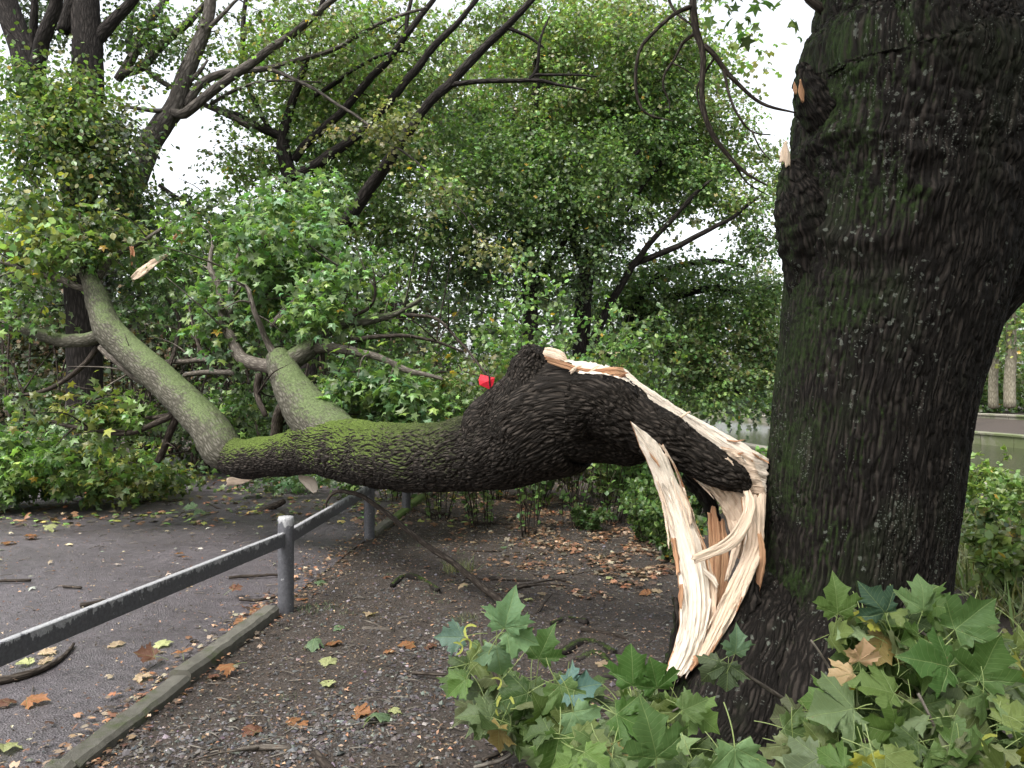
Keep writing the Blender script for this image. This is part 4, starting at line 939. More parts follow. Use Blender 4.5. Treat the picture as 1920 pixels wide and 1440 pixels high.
# 5 forked dark tree right of the middle
make_tree('forked_tree', 'dark forked tree with arching boughs left of the big trunk', 'tree',
  [[(1085, 850, 17, 18), (1090, 650, 16, 18), (1100, 520, 15, 18), (1125, 420, 12, 18), (1150, 330, 9, 18), (1165, 250, 6, 18)], [(1100, 530, 9, 18), (1075, 440, 8, 18), (1080, 360, 6, 18)], [(1110, 640, 9, 17.8), (1150, 560, 7, 17.6), (1200, 480, 6, 17.4), (1270, 400, 4.5, 17.2), (1330, 340, 3, 17)],
   [(1180, 500, 6, 17.6), (1250, 470, 6, 17.4), (1310, 440, 5, 17.3), (1370, 410, 4, 17.2), (1420, 370, 3, 17)], [(1108, 470, 6, 18), (1150, 430, 5, 18), (1220, 330, 4, 17.8), (1290, 260, 3, 17.6)]],
  [(1210, 250, 110, 100, 17.8, 1.2, 150, mg), (1290, 330, 90, 60, 18, 1, 80, mg), (1120, 450, 60, 70, 18.2, 1, 40, dg), (1350, 260, 60, 80, 18, .9, 80, yg), (1220, 140, 90, 100, 18.4, 1, 110, yg), (1300, 130, 50, 60, 18.4, .8, 30, mg),
   (1400, 370, 60, 45, 17.6, .8, 34, yg), (1215, 420, 55, 22, 18, .6, 14, dg), (1420, 440, 50, 40, 18, .7, 22, mg), (1440, 300, 40, 50, 18, .6, 20, yg)],
  M['bark_dark'], .08, 42, STAR, yellow=.004)
# 6 low drooping tree above the canal
make_tree('drooping_tree', 'broad low tree with boughs drooping towards the canal water', 'tree',
  [[(1060, 880, 14, 20), (1110, 720, 13, 20), (1180, 620, 11, 20), (1260, 560, 9, 20), (1340, 540, 6, 20), (1400, 560, 4, 20)], [(1120, 690, 9, 20), (1200, 650, 8, 20), (1290, 650, 6, 19.8), (1370, 680, 4, 19.6)], [(1160, 640, 7, 20), (1230, 520, 6, 20), (1330, 490, 5, 20), (1400, 500, 4, 20)],
   [(1230, 650, 5, 20), (1330, 700, 4, 19.6), (1390, 740, 3, 19.4)]],
  [(1250, 540, 110, 70, 20, 1.3, 130, mg), (1370, 560, 90, 70, 20, 1.2, 100, mg), (1360, 660, 110, 80, 19.6, 1.2, 150, mg + GR['olive']), (1240, 660, 100, 60, 20, 1.2, 70, mg), (1160, 560, 90, 60, 20.5, 1, 60, mg),
   (1330, 730, 60, 30, 19.2, .6, 26, mg), (1430, 640, 50, 90, 19.8, .8, 60, mg + GR['olive'])],
  M['bark_dark'], .09, 38, STAR, yellow=.002)

# the standing maple: a long thin bough drooping past the gap, and its crown high over the camera
T = Tubes()
for L in ([(1600, -300, 24, 4.6), (1450, -300, 16, 4.5), (1340, -180, 10, 4.3), (1302, -40, 7.5, 4.2), (1305, 50, 7, 4.2), (1318, 100, 6, 4.2), (1316, 180, 5.5, 4.2), (1330, 240, 5, 4.2), (1368, 295, 4, 4.2), (1400, 325, 3, 4.2), (1440, 348, 1.5, 4.2)],
          [(1320, 85, 5.5, 4.2), (1342, 105, 5, 4.2), (1368, 140, 4.5, 4.2), (1400, 172, 3.5, 4.2), (1440, 198, 3, 4.2), (1492, 212, 1.5, 4.2)],
          [(1302, 10, 5, 4.2), (1265, 25, 4, 4.15), (1225, 62, 3.5, 4.1), (1200, 95, 3.2, 4.1), (1192, 150, 3, 4.1), (1198, 195, 2.5, 4.1), (1220, 216, 2, 4.1), (1262, 228, 1, 4.1)],
          [(1306, 62, 3.5, 4.2), (1282, 78, 3, 4.25), (1265, 110, 2.6, 4.3), (1246, 140, 2.4, 4.3), (1244, 165, 2, 4.3), (1256, 190, 1.6, 4.3), (1256, 212, 1, 4.3)],
          [(1357, 132, 3.2, 4.2), (1366, 170, 2.6, 4.15), (1384, 215, 2.2, 4.1), (1408, 245, 1.8, 4.1), (1446, 252, 1, 4.1)], [(1408, 245, 1.8, 4.1), (1424, 275, 1.5, 4.1), (1446, 300, 1, 4.1)],
          [(1342, 105, 2.6, 4.2), (1322, 135, 2.2, 4.25), (1308, 165, 2, 4.3), (1312, 200, 1.5, 4.3), (1326, 235, 1, 4.3)], [(1262, 118, 1.5, 4.3), (1290, 132, 1.2, 4.3), (1302, 142, .8, 4.3)],
          [(1370, 298, 2, 4.2), (1400, 340, 1.6, 4.25), (1440, 365, 1, 4.3)], [(1240, -60, 3, 4.3), (1262, 15, 2.6, 4.3), (1300, 50, 2, 4.2)], [(1560, -200, 14, 4.5), (1525, -60, 9, 4.4), (1512, -10, 8, 4.4), (1545, 20, 9, 4.4)]):
    px_tube(T, L, .04, 8, jit=.006)
bough = T.build('drooping_bough', M['twig'])
LV = Leaves()
q = np.array([P(x, y, 4.2) for x, y in [(1335, 22), (1352, 30), (1372, 38), (1345, 12), (1380, 20), (1368, 48), (1340, -12), (1375, -8), (1390, 60), (1425, 12), (1440, 22), (1470, 62), (1490, 70), (1500, 50), (1350, -30), (1528, 25)]])
q = q[::2]; sprays(LV, q, rng.normal(size=q.shape), 4, .06, .075, GR['bright'] + GR['mid'], MAPLE, yellow=0)
q = ell_points(430, (1.3, 1.2, 8.2), (5.5, 4.8, 2.0), .9, -.1, .8)
sprays(LV, q, q - np.array([1.5, 3, 7]), 18, .34, .15, GR['mid'], MAPLE, yellow=0)
crown = LV.build('crown', M['leaf'])
T = Tubes()
for k in range(26):
    a = k * 2.4; s_ = q[k * 16]; T.add(catmull(np.array([[2.1, 4.4, 5.6 + (k % 5) * .2], (np.array([2.1, 4.4, 6.4]) + s_) / 2 + [0, 0, .4], s_]), 5), np.linspace(.09, .012, 11), 6)
boughs = T.build('boughs', M['bark_dark'])
adopt(tree, bough, crown, boughs)

# ------------------------------------------------------------------ woods behind and undergrowth
def mass(name, cells, size, nl, tpl, mat, spread=.5, label=None, cat=None, kind=None, thr=-.12):
    LV = Leaves()
    for (px, py, rx, ry, d, rd, n, pal) in cells:
        c, r = E3(px, py, rx, ry, d, rd); q = ell_points(n, c, r, .9, thr, .6, px * .013)
        q = q[q[:, 2] > ground_z(q[:, 0], q[:, 1]) - .1] if len(q) else q
        sprays(LV, q, q - c, nl, spread, size, GR[pal] if isinstance(pal, str) else pal, tpl, yellow=.004)
    o = LV.build(name, mat); return tag(o, label, cat, kind=kind)
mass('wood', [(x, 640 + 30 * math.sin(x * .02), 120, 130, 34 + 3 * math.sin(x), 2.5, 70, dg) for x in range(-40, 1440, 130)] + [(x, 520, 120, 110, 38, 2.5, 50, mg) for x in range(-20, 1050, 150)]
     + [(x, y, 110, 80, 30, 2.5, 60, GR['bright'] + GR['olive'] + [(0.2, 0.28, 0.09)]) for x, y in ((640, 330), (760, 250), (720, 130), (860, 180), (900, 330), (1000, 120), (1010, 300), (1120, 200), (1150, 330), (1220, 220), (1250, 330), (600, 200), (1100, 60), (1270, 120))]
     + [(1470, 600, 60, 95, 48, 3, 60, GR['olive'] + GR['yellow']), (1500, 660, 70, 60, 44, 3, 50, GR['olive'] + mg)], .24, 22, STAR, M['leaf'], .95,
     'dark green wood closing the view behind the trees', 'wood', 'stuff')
mass('undergrowth', [(x, 760 + 25 * math.sin(x * .031), 110, 100, 17 + 1.2 * math.sin(x * .7), 1.2, 46, GR['dark'] + GR['brown']) for x in range(-30, 800, 75)]  # dark palette puts the deep shade here into the leaf colour
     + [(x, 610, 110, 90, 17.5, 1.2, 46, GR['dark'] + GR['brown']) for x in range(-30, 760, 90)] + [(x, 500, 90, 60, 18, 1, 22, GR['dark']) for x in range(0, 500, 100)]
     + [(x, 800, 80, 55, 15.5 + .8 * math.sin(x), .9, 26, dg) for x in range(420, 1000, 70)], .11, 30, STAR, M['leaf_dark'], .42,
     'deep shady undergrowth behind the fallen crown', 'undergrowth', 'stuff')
# thin dark stems standing in that undergrowth
T = Tubes()
for k in range(60):
    x = rag.uniform(-20, 880); y0 = rag.uniform(860, 900); d = rag.uniform(13.5, 16.5); ln = rag.uniform(120, 420); lean = rag.normal(0, 70)
    px_tube(T, [(x, y0, rag.uniform(1.5, 4), d), (x + lean * .4 + rag.normal(0, 12), y0 - ln * .5, 2, d), (x + lean, y0 - ln, 1, d)], .3, 5, jit=.04)
tag(T.build('undergrowth_stems', M['twig']), 'tangle of thin dark stems in the shade behind the fallen crown', 'undergrowth', kind='stuff')

def shrub(name, label, cat, base, n, h, rad, size, pal, tpl=OVAL, stem=M['twig'], lean=(0, 0), up=.8, dens=14, r0=.012, group=None, mat=None, bare=.15, twigs=5):
    base = np.array([base[0], base[1], float(ground_z(base[0], base[1]))]); root = thing(name, label, cat, group, loc=tuple(base))
    T = Tubes(); LV = Leaves(); tw = []
    for k in range(n):
        a = rng.uniform(0, 2 * np.pi); rr_ = rad * rng.uniform(.2, 1); hh = h * rng.uniform(.55, 1.05)
        b0 = base + np.array([math.cos(a), math.sin(a), 0]) * rr_ * .2 - [0, 0, .04]
        top = base + np.array([math.cos(a) * rr_ + lean[0], math.sin(a) * rr_ + lean[1], hh]); mid = (b0 + top) / 2 + np.array([0, 0, hh * .14 * up]) + rng.normal(0, .06 * h, 3) * .6
        Cc = catmull(np.array([b0, mid, top]), 7); T.add(Cc, np.linspace(r0, r0 * .25, len(Cc)), 5)
        tw.append((Cc, hh))
        for j in range(twigs):
            i = rng.integers(3, len(Cc) - 1); v = rng.normal(size=3); v[2] = abs(v[2]) * .8 + .2; v /= np.linalg.norm(v); l2 = hh * rng.uniform(.12, .3)
            c2 = catmull(np.array([Cc[i], Cc[i] + v * l2 * .5 + [0, 0, .02], Cc[i] + v * l2]), 3); T.add(c2, np.linspace(r0 * .45, r0 * .15, len(c2)), 4, cap=False); tw.append((c2, hh * .4))
    for Cc, hh in tw:
        m_ = max(3, int(dens * (hh / h if h else 1) * 2)); t = rng.uniform(bare, 1, m_) * (len(Cc) - 1.01); i = t.astype(int); p = Cc[i] + (Cc[i + 1] - Cc[i]) * (t - i)[:, None]
        d = Cc[i + 1] - Cc[i]; d /= np.linalg.norm(d, axis=1)[:, None] + 1e-9; tip = d * .5 + rng.normal(0, .7, d.shape)
        LV.add(tpl, p, tip, rng.normal(0, .6, d.shape) + [0, 0, 1], size * rng.uniform(.6, 1.25, m_), tints(m_, GR[pal] if isinstance(pal, str) else pal, .25, .01))
    adopt(root, T.build('stems', stem), LV.build('foliage', mat or M['leaf'])); return root
bb = [(0.17, 0.30, 0.09), (0.13, 0.25, 0.08), (0.20, 0.33, 0.10), (0.11, 0.21, 0.08)]
# upright shrubs behind the torn collar
for (x, Y, n, h, rad, pal, lb, ln) in ((990, 8.6, 9, 2.9, .45, bb, 'upright shrub with long straight shoots above the collar of the broken limb', (0, 0)),
      (1075, 9.0, 10, 2.7, .6, bb, 'tall arching shrub behind the pale torn top of the limb', (.35, 0)), (1150, 9.4, 10, 2.5, .7, mix2, 'leafy shrub reaching up right over the split plank', (.5, 0)),
      (900, 9.2, 12, 2.0, .7, mix2, 'bushy shrub behind the red card', (-.1, 0)), (820, 9.8, 12, 2.0, .8, mix3, 'olive green shrub between the right fork and the red card', (0, 0)), (1200, 9.2, 10, 1.15, .5, bb, 'low bright shrub beside the canal above the split plank', (.1, 0)),
      (1000, 10.5, 14, 2.3, 1.0, mg, 'wide green shrub standing behind the upright shoots', (0, 0)), (1130, 11, 14, 2.2, 1.0, mg + GR['olive'], 'wide olive tinged shrub in front of the drooping tree', (0, 0)),
      (930, 11.5, 14, 2.5, 1.0, mg, 'dense green shrub under the dense maple', (0, 0)), (740, 11.5, 14, 2.3, 1.0, mix2, 'shrub with mixed green leaves behind the fallen foliage clump', (0, 0))):
    X = (x - 960) / F * Y; shrub('shrub', lb, 'shrub', (X, Y), n, h, rad, .065 if Y < 10 else .085, pal, OVAL if Y < 10 else STAR, lean=ln, dens=24, up=.5, r0=.006, bare=.06, group='shrubs behind the broken limb', twigs=7)
# scrub at the edge of the bare ground under the limb
for i, (x, y, n, h, rad, pal, nm, lb, br_) in enumerate(((1010, 935, 14, .7, .5, GR['mid'], 'scrub_bush', 'small sparse bush at the far end of the leaf litter', .3), (1075, 940, 22, 1.0, .5, GR['olive'], 'scrub_bush', 'brown twiggy bush with few leaves under the limb', .55),
       (1130, 950, 24, 1.1, .5, GR['olive'] + GR['mid'], 'scrub_bush', 'grey twiggy bush left of the hanging strips', .5), (1185, 975, 22, 1.0, .5, mg, 'scrub_bush', 'green and brown bush close to the widest hanging strip', .3),
       (1215, 1020, 18, .6, .5, mg, 'scrub_bush', 'low green bush at the edge of the bare soil beside the strip', .1), (1262, 1060, 16, .5, .4, mg, 'scrub_bush', 'low leafy bush just left of the torn foot', .1),
       (1300, 980, 22, .75, .5, GR['mid'] + GR['blue'], 'scrub_bush', 'dark leafy bush seen through the gap between the strips', .1), (1100, 1000, 10, .28, .4, GR['mid'], 'scrub_bush', 'ankle high green plant between orange leaves', .1),
       (1340, 920, 16, .55, .6, bb, 'scrub_bush', 'fresh green bush showing past the split plank by the water', .1), (1160, 925, 22, 1.2, .8, mg, 'scrub_bush', 'bush in the second row behind the twiggy bushes', .2), (1240, 935, 22, .8, .7, mix2, 'scrub_bush', 'taller green bush behind the hanging strip', .2))):
    q = G(x, y); Y = q[1]
    shrub(nm, lb, 'bush', (q[0], q[1]), n, h, rad, .05, pal, OVAL, stem=M['twig_grey'] if i in (1, 2) else M['twig'], dens=12 if br_ > .4 else 20, bare=br_, group='scrub along the bank', r0=.006, twigs=8)
# plants right of the big trunk
for (X, Y, n, h, rad, pal, lb) in ((5.6, 10.2, 18, .9, .8, [(0.24, 0.34, 0.09), (0.18, 0.28, 0.08)], 'bright green bush right of the big trunk in front of the canal'), (6.6, 11.0, 16, .75, .9, [(0.26, 0.36, 0.08), (0.18, 0.30, 0.08)], 'yellow green bush at the right edge in front of the water'),
       (4.9, 8.4, 16, .7, .7, [(0.20, 0.30, 0.09), (0.15, 0.24, 0.07)], 'pale green bush close to the right side of the trunk'), (5.3, 7.6, 18, .6, .7, [(0.20, 0.30, 0.09), (0.14, 0.22, 0.07)], 'tangled low bush at the right edge'), (4.1, 6.4, 18, .75, .6, mix3, 'low olive bush right of the trunk foot'),
       (4.3, 5.4, 16, .6, .5, mix2, 'low leafy plant behind the right leaf pile'), (3.6, 5.7, 14, .6, .45, [(0.20, 0.28, 0.09), (0.15, 0.22, 0.07)], 'small grassy bush against the trunk foot'), (6.0, 8.9, 16, .7, .7, [(0.22, 0.32, 0.10), (0.14, 0.24, 0.07)], 'mid green bush cut by the right edge'), (2.85, 9.0, 10, .85, .3, bb, 'light green bush peeping between plank and trunk')):
    shrub('bush', lb, 'bush', (X, Y), n, h, rad, .07, pal, OVAL, dens=16, group='bushes right of the trunk', r0=.006, twigs=7)
# slender trees on the far bank
for i, (x, y0, r_, d, pal) in enumerate(((1862, 770, 9, 50, mg), (1893, 768, 11, 48, mg + GR['yellow']), (1818, 765, 8, 52, mg), (1930, 770, 9, 51, mg), (1440, 735, 3, 70, GR['olive']), (1420, 735, 3, 72, GR['olive']))):
    lb = ['slender pale trunk on the far bank, middle one right of the big tree', 'thickest pale trunk on the far bank near the right edge', 'pale trunk on the far bank close beside the big tree', 'pale trunk on the far bank cut by the right edge',
          'thin yellowing tree on the far bank beside the big trunk', 'thin yellowing tree farther along the far bank'][i]
    hgt = 300 if i < 4 else 230
    make_tree('slender_tree', lb, 'tree', [[(x, y0 - 5, r_, d), (x + 3, y0 - hgt * .5, r_ * .8, d), (x, y0 - hgt, r_ * .5, d)]], [(x, y0 - hgt * .75, 60 if i < 4 else 25, hgt * .4, d, 2.0, 46 if i < 4 else 26, pal)],
              M['bark_pale'], .26, 16, STAR, group='slender trees on the far bank', spread=.8, disp_amp=0, twig_r=.04)
mass('hedge', [(x, 738, 70, 38, 56, 3, 60, GR['bright'] + mg) for x in range(1180, 2000, 75)] + [(x, 655, 90, 70, 70, 4, 60, mg + GR['yellow']) for x in range(1500, 2000, 100)] + [(1240, 735, 200, 26, 90, 4, 60, mg), (1880, 620, 110, 90, 62, 3, 110, yg), (1900, 540, 110, 60, 66, 3, 60, yg), (1860, 700, 100, 50, 54, 2, 60, yg)], .3, 16, STAR, M['leaf'], 1.0,
     'light green hedge and bushes along the far bank of the canal', 'hedge', 'stuff')

# ------------------------------------------------------------------ maple leaves, one mesh per shape
half = [(.0, .0), (.07, -.05), (.20, -.12), (.33, -.18), (.35, -.06), (.47, -.03), (.44, .06), (.41, .13), (.50, .17), (.60, .21), (.61, .32), (.80, .42), (.63, .47), (.57, .60), (.44, .55), (.35, .50), (.35, .62), (.42, .77), (.27, .80), (.15, .91), (0, 1.08)]
outl = np.array(half + [(-x, y) for x, y in half[-2:0:-1]])
def leaf_mesh(k, flat=False, petiole=True):
    r = np.random.default_rng(100 + k); cen = np.array([0, .12]); rings = [.3, .62, .85, 1.0]; n = len(outl); P2 = [cen]
    ol = outl * (1 + r.normal(0, .035, outl.shape)); ol[:, 0] *= r.uniform(.88, 1.12)
    for s_ in rings: P2 += list(cen + (ol - cen) * s_)
    P2 = np.array(P2); x, y = P2[:, 0], P2[:, 1]; rr_ = np.hypot(x, y); ang = np.abs(np.arctan2(x, y))
    dv = np.min([rr_ * np.abs(np.sin(ang - a)) for a in (0, 1.08, 2.05)], axis=0)
    c1, c2, c3 = (r.uniform(.05, .45), r.uniform(-.6, .5), r.uniform(.1, .5)) if not flat else (r.uniform(.0, .15), r.uniform(-.1, .1), r.uniform(.08, .35))
    z = .35 * dv - c1 * rr_ ** 2 + c2 * np.maximum(y, 0) ** 2 * .6 + c3 * np.abs(x) ** 1.5 * r.choice([-1, 1]) + .10 * fbm(np.stack([x * 2.3, y * 2.3, x * 0 + k * 5.3], -1), 2)
    V = np.stack([x, y, z], -1); Fs = [np.array([[0, 1 + i, 1 + (i + 1) % n] for i in range(n)])]
    q = []
    for j in range(len(rings) - 1):
        a = 1 + j * n
        for i in range(n): q.append((a + i, a + n + i, a + n + (i + 1) % n, a + (i + 1) % n))
    rest = np.stack([x, y, x * 0 + k * .1], -1); mi = [0] * n + [0] * len(q)
    Fs.append(np.array(q))
    if petiole:
        L = r.uniform(.6, 1.0); bx, bz = r.uniform(-.3, .3), r.uniform(-.35, .1); t = np.linspace(0, 1, 6)[:, None]
        Cc = np.array([0, 0, z[0]]) * (1 - t) + t * np.array([bx, -L, bz]) + np.array([bx * .4, 0, .12]) * (t * (1 - t) * 2)
        TT = Tubes(); TT.add(Cc, .014, 5, cap=False); o = len(V); V = np.vstack([V, TT.V[0]]); rest = np.vstack([rest, TT.R[0] + [3, 3, 0]]); f = TT.Fq[0] + o; Fs.append(f); mi += [1] * len(f)
    o = mesh_obj('leaf_shape', V, Fs, [M['big_leaf'], M['petiole']] if petiole else [M['big_leaf']], vec=rest, matidx=mi)
    me = o.data; bpy.data.objects.remove(o); return me
M['petiole'] = simple_mat('petiole', (0.13, 0.19, 0.06), (0.22, 0.26, 0.08), 30, .5, .1, .001)
LM = [leaf_mesh(k) for k in range(10)]; LF = [leaf_mesh(20 + k, True, False) for k in range(8)]
from mathutils import Matrix
def place_leaf(me, pos, tip, nor, size, col, parent=None, name='leaf'):
    tip = Vector(tip).normalized(); nor = Vector(nor); nor = (nor - tip * nor.dot(tip)).normalized(); x = tip.cross(nor)
    o = bpy.data.objects.new(name, me); COL.objects.link(o)
    m = Matrix((x, tip, nor)).transposed().to_4x4(); m = Matrix.Translation(Vector(pos)) @ m @ Matrix.Scale(size, 4)
    if parent is not None: o.parent = parent; o.matrix_parent_inverse = Matrix.Translation(parent.location).inverted()
    o.matrix_basis = m; o.color = (*col, 1); return o
LC = [(0.085, 0.145, 0.032), (0.065, 0.12, 0.026), (0.11, 0.17, 0.045), (0.14, 0.20, 0.085), (0.08, 0.13, 0.04), (0.12, 0.16, 0.045), (0.17, 0.225, 0.12), (0.13, 0.15, 0.07), (0.06, 0.10, 0.03)]
rl = np.random.default_rng(11)
def leafy_branch(name, label, loc, stems, regions, specials, size=(.085, .15)):
    root = thing(name, label, 'leafy branch', loc=loc); ps = []
    for L in stems:
        T = Tubes(); px_tube(T, L, .03, 8, jit=.004); ps.append(T.build('stem', M['twig_grey']))
    for (px, py, rx, ry, d, rd, n) in regions:
        for k in range(n):
            a = rl.uniform(0, 2 * math.pi); r_ = math.sqrt(rl.random()); x = px + rx * r_ * math.cos(a); y = py + ry * r_ * math.sin(a)
            dd_ = d + rl.uniform(-rd, rd) + (py - y) / 300; p = P(x, y, dd_); p[2] = max(p[2], float(ground_z(p[0], p[1])) + .03)
            s_ = rl.uniform(*size); c = np.array(LC[rl.integers(len(LC))]) * rl.uniform(.5, 1.25)
            if rl.random() < .06: c = np.array([(0.30, 0.30, 0.05), (0.20, 0.15, 0.05)][rl.integers(2)])
            tip = np.array([rl.normal(0, 1), rl.normal(-.25, .5), rl.normal(-.5, .7)]); nor = np.array([rl.normal(0, .5), -.75 + rl.normal(0, .45), .8 + rl.normal(0, .4)])
            ps.append(place_leaf(LM[rl.integers(len(LM))], p, tip, nor, s_, c, root))
    for (px, py, d, tx, tz, s_, c, ny) in specials:
        ps.append(place_leaf(LM[rl.integers(len(LM))], P(px, py, d), (tx, -.15, tz), (rl.normal(0, .2), -1, ny), s_, c, root))
    adopt(root, *[p for p in ps if p.parent is None]); return root, ps
right_b, _ = leafy_branch('maple_branch', 'big leafy maple branch heaped in the lower right corner in front of the trunk', (2.0, 3.0, 0),
  [[(1960, 1330, 9, 3.0), (1850, 1290, 8, 3.0), (1740, 1300, 7, 2.95), (1640, 1390, 5, 2.9), (1560, 1460, 4, 2.8)], [(1740, 1300, 6, 2.95), (1700, 1230, 5, 2.95), (1660, 1180, 3, 2.95)], [(1850, 1290, 6, 3), (1780, 1220, 4, 3.0), (1700, 1170, 3, 3.0)],
   [(1900, 1420, 8, 2.7), (1780, 1390, 6, 2.7), (1660, 1380, 5, 2.7), (1560, 1410, 3, 2.7)], [(1480, 1320, 4, 3.2), (1440, 1290, 4, 3.15), (1395, 1262, 3, 3.1), (1375, 1240, 2.5, 3.1)], [(1480, 1320, 4, 3.2), (1560, 1370, 4.5, 3.1), (1640, 1400, 5, 2.9)],
   [(1520, 1200, 2, 2.95), (1545, 1235, 2.5, 2.95), (1580, 1290, 3, 2.95), (1640, 1390, 4, 2.9)], [(1930, 1250, 3, 3.3), (1860, 1200, 3, 3.2), (1800, 1180, 2, 3.1)], [(1720, 1300, 3, 2.7), (1760, 1380, 3, 2.65), (1780, 1450, 3, 2.6)]],
  [(1620, 1185, 90, 45, 2.95, .12, 24), (1740, 1190, 110, 60, 3.05, .15, 34), (1850, 1230, 90, 80, 3.05, .2, 32), (1780, 1300, 140, 60, 2.9, .2, 34), (1640, 1330, 110, 50, 2.85, .15, 28), (1540, 1385, 80, 45, 2.85, .12, 20), (1690, 1410, 160, 45, 2.6, .15, 26), (1860, 1400, 90, 60, 2.6, .15, 24), (1890, 1320, 60, 60, 2.8, .15, 14)],
  [(1610, 1240, 2.78, .15, 1, .085, (0.46, 0.30, 0.19), .3), (1600, 1262, 2.8, -1, -.2, .085, (0.42, 0.30, 0.17), .4), (1615, 1275, 2.82, -.1, -1, .08, (0.45, 0.33, 0.03), .4), (1378, 1225, 3.05, .1, 1, .10, (0.11, 0.18, 0.11), .2), (1350, 1240, 3.1, -.8, -.8, .10, (0.06, 0.08, 0.04), .2), (1365, 1245, 3.1, -.1, -1, .10, (0.05, 0.075, 0.035), .2),
   (1790, 1180, 2.85, .7, .7, .16, (0.07, 0.13, 0.04), .5), (1835, 1275, 2.75, .3, 1, .17, (0.07, 0.13, 0.035), .6), (1600, 1330, 2.65, -1, -.1, .16, (0.12, 0.17, 0.08), .8), (1780, 1250, 2.75, -1, .3, .16, (0.05, 0.11, 0.025), .5), (1570, 1150, 2.85, -.1, 1, .13, (0.09, 0.15, 0.04), .4), (1660, 1150, 2.85, -.7, .9, .12, (0.04, 0.08, 0.05), .2), (1730, 1145, 2.95, .1, 1, .11, (0.11, 0.18, 0.07), .4)])
left_b, _ = leafy_branch('maple_branch', 'smaller leafy maple branch with yellow seeds lying on the soil at bottom centre', (.4, 3.1, 0),
  [[(1110, 1450, 6, 3.1), (1050, 1410, 6, 3.15), (1000, 1375, 5, 3.15), (965, 1340, 4, 3.15), (930, 1270, 4, 3.15), (905, 1215, 3, 3.15), (900, 1180, 3, 3.15)], [(1000, 1375, 4, 3.15), (960, 1340, 3.5, 3.2), (925, 1290, 3, 3.2)],
   [(1120, 1440, 3, 2.9), (1100, 1390, 3, 2.95), (1080, 1340, 3, 3.0), (1082, 1320, 2, 3.0)], [(890, 1440, 4, 3.3), (950, 1420, 4, 3.25), (975, 1395, 3, 3.2)], [(1330, 1440, 3, 2.8), (1270, 1400, 3, 2.9), (1255, 1335, 2.5, 2.95)], [(1310, 1300, 1.5, 3.1), (1255, 1335, 2, 3.0), (1190, 1345, 2, 3.0), (1120, 1330, 2, 3.0)]],
  [(930, 1290, 55, 70, 3.2, .1, 12), (1000, 1330, 80, 55, 3.1, .15, 19), (1080, 1345, 95, 50, 3.0, .15, 20), (1150, 1325, 60, 35, 3.05, .12, 9), (1235, 1320, 60, 35, 3.0, .12, 12), (1200, 1420, 120, 30, 2.75, .12, 18), (1340, 1430, 80, 22, 2.65, .1, 9), (1040, 1425, 90, 25, 2.95, .12, 9), (890, 1250, 35, 40, 3.2, .08, 6)],
  [(945, 1180, 2.95, .25, 1, .135, (0.14, 0.24, 0.12), .1), (950, 1182, 2.97, .9, -.3, .12, (0.13, 0.22, 0.10), .4), (930, 1210, 2.98, .2, -1, .12, (0.14, 0.22, 0.13), .7), (868, 1195, 3.05, -1, .1, .10, (0.09, 0.15, 0.12), .5), (1075, 1335, 2.85, .6, -.8, .14, (0.15, 0.24, 0.12), .8), (1050, 1285, 2.95, .2, -1, .15, (0.09, 0.15, 0.045), .5), (1010, 1235, 3.1, .3, .8, .13, (0.06, 0.12, 0.03), .6),
   (1187, 1285, 2.95, -.05, 1, .145, (0.06, 0.13, 0.03), .1), (1232, 1290, 2.95, -.25, 1, .12, (0.06, 0.13, 0.03), .1), (1060, 1295, 2.95, .9, .3, .12, (0.09, 0.17, 0.15), .6), (1155, 1340, 2.85, .7, -.3, .13, (0.05, 0.11, 0.02), .6), (1375, 1400, 2.55, 0, -1, .17, (0.14, 0.23, 0.10), .9), (1230, 1420, 2.5, -.2, 1, .17, (0.07, 0.13, 0.04), .9), (990, 1300, 3.0, -.9, -.2, .13, (0.035, 0.07, 0.015), .5)])
# winged seeds on the twigs
SEED = np.array([(0, 0, 0), (.12, .02, 0), (.3, .10, .02), (.45, .3, .03), (.5, .6, .02), (.42, .62, .01), (.3, .35, 0), (.1, .14, 0), (-.02, .08, 0)])
def seed_mesh():
    V = np.vstack([SEED, SEED * [-1, 1, 1]]); me = mesh_obj('seed_shape', V, [np.array([[0, 1, 2, 3, 4, 5, 6, 7, 8]]), np.array([[17, 16, 15, 14, 13, 12, 11, 10, 9]])], [M['big_leaf']], vec=V + 5)
    m = me.data; bpy.data.objects.remove(me); return m
SM = seed_mesh()
for par, pts_ in ((left_b, [(872, 1175), (880, 1198), (868, 1212), (940, 1275), (945, 1300), (932, 1322)]), (right_b, [(1840, 1388), (1830, 1416)])):
    for (x, y) in pts_:
        p = P(x, y, 3.0 if x < 1500 else 2.5); place_leaf(SM, p, (rl.normal(), -.2, rl.normal(-.4, .8)), (rl.normal(0, .4), -1, .3), rl.uniform(.045, .07), (0.36, 0.38, 0.09), par, 'winged_seed')

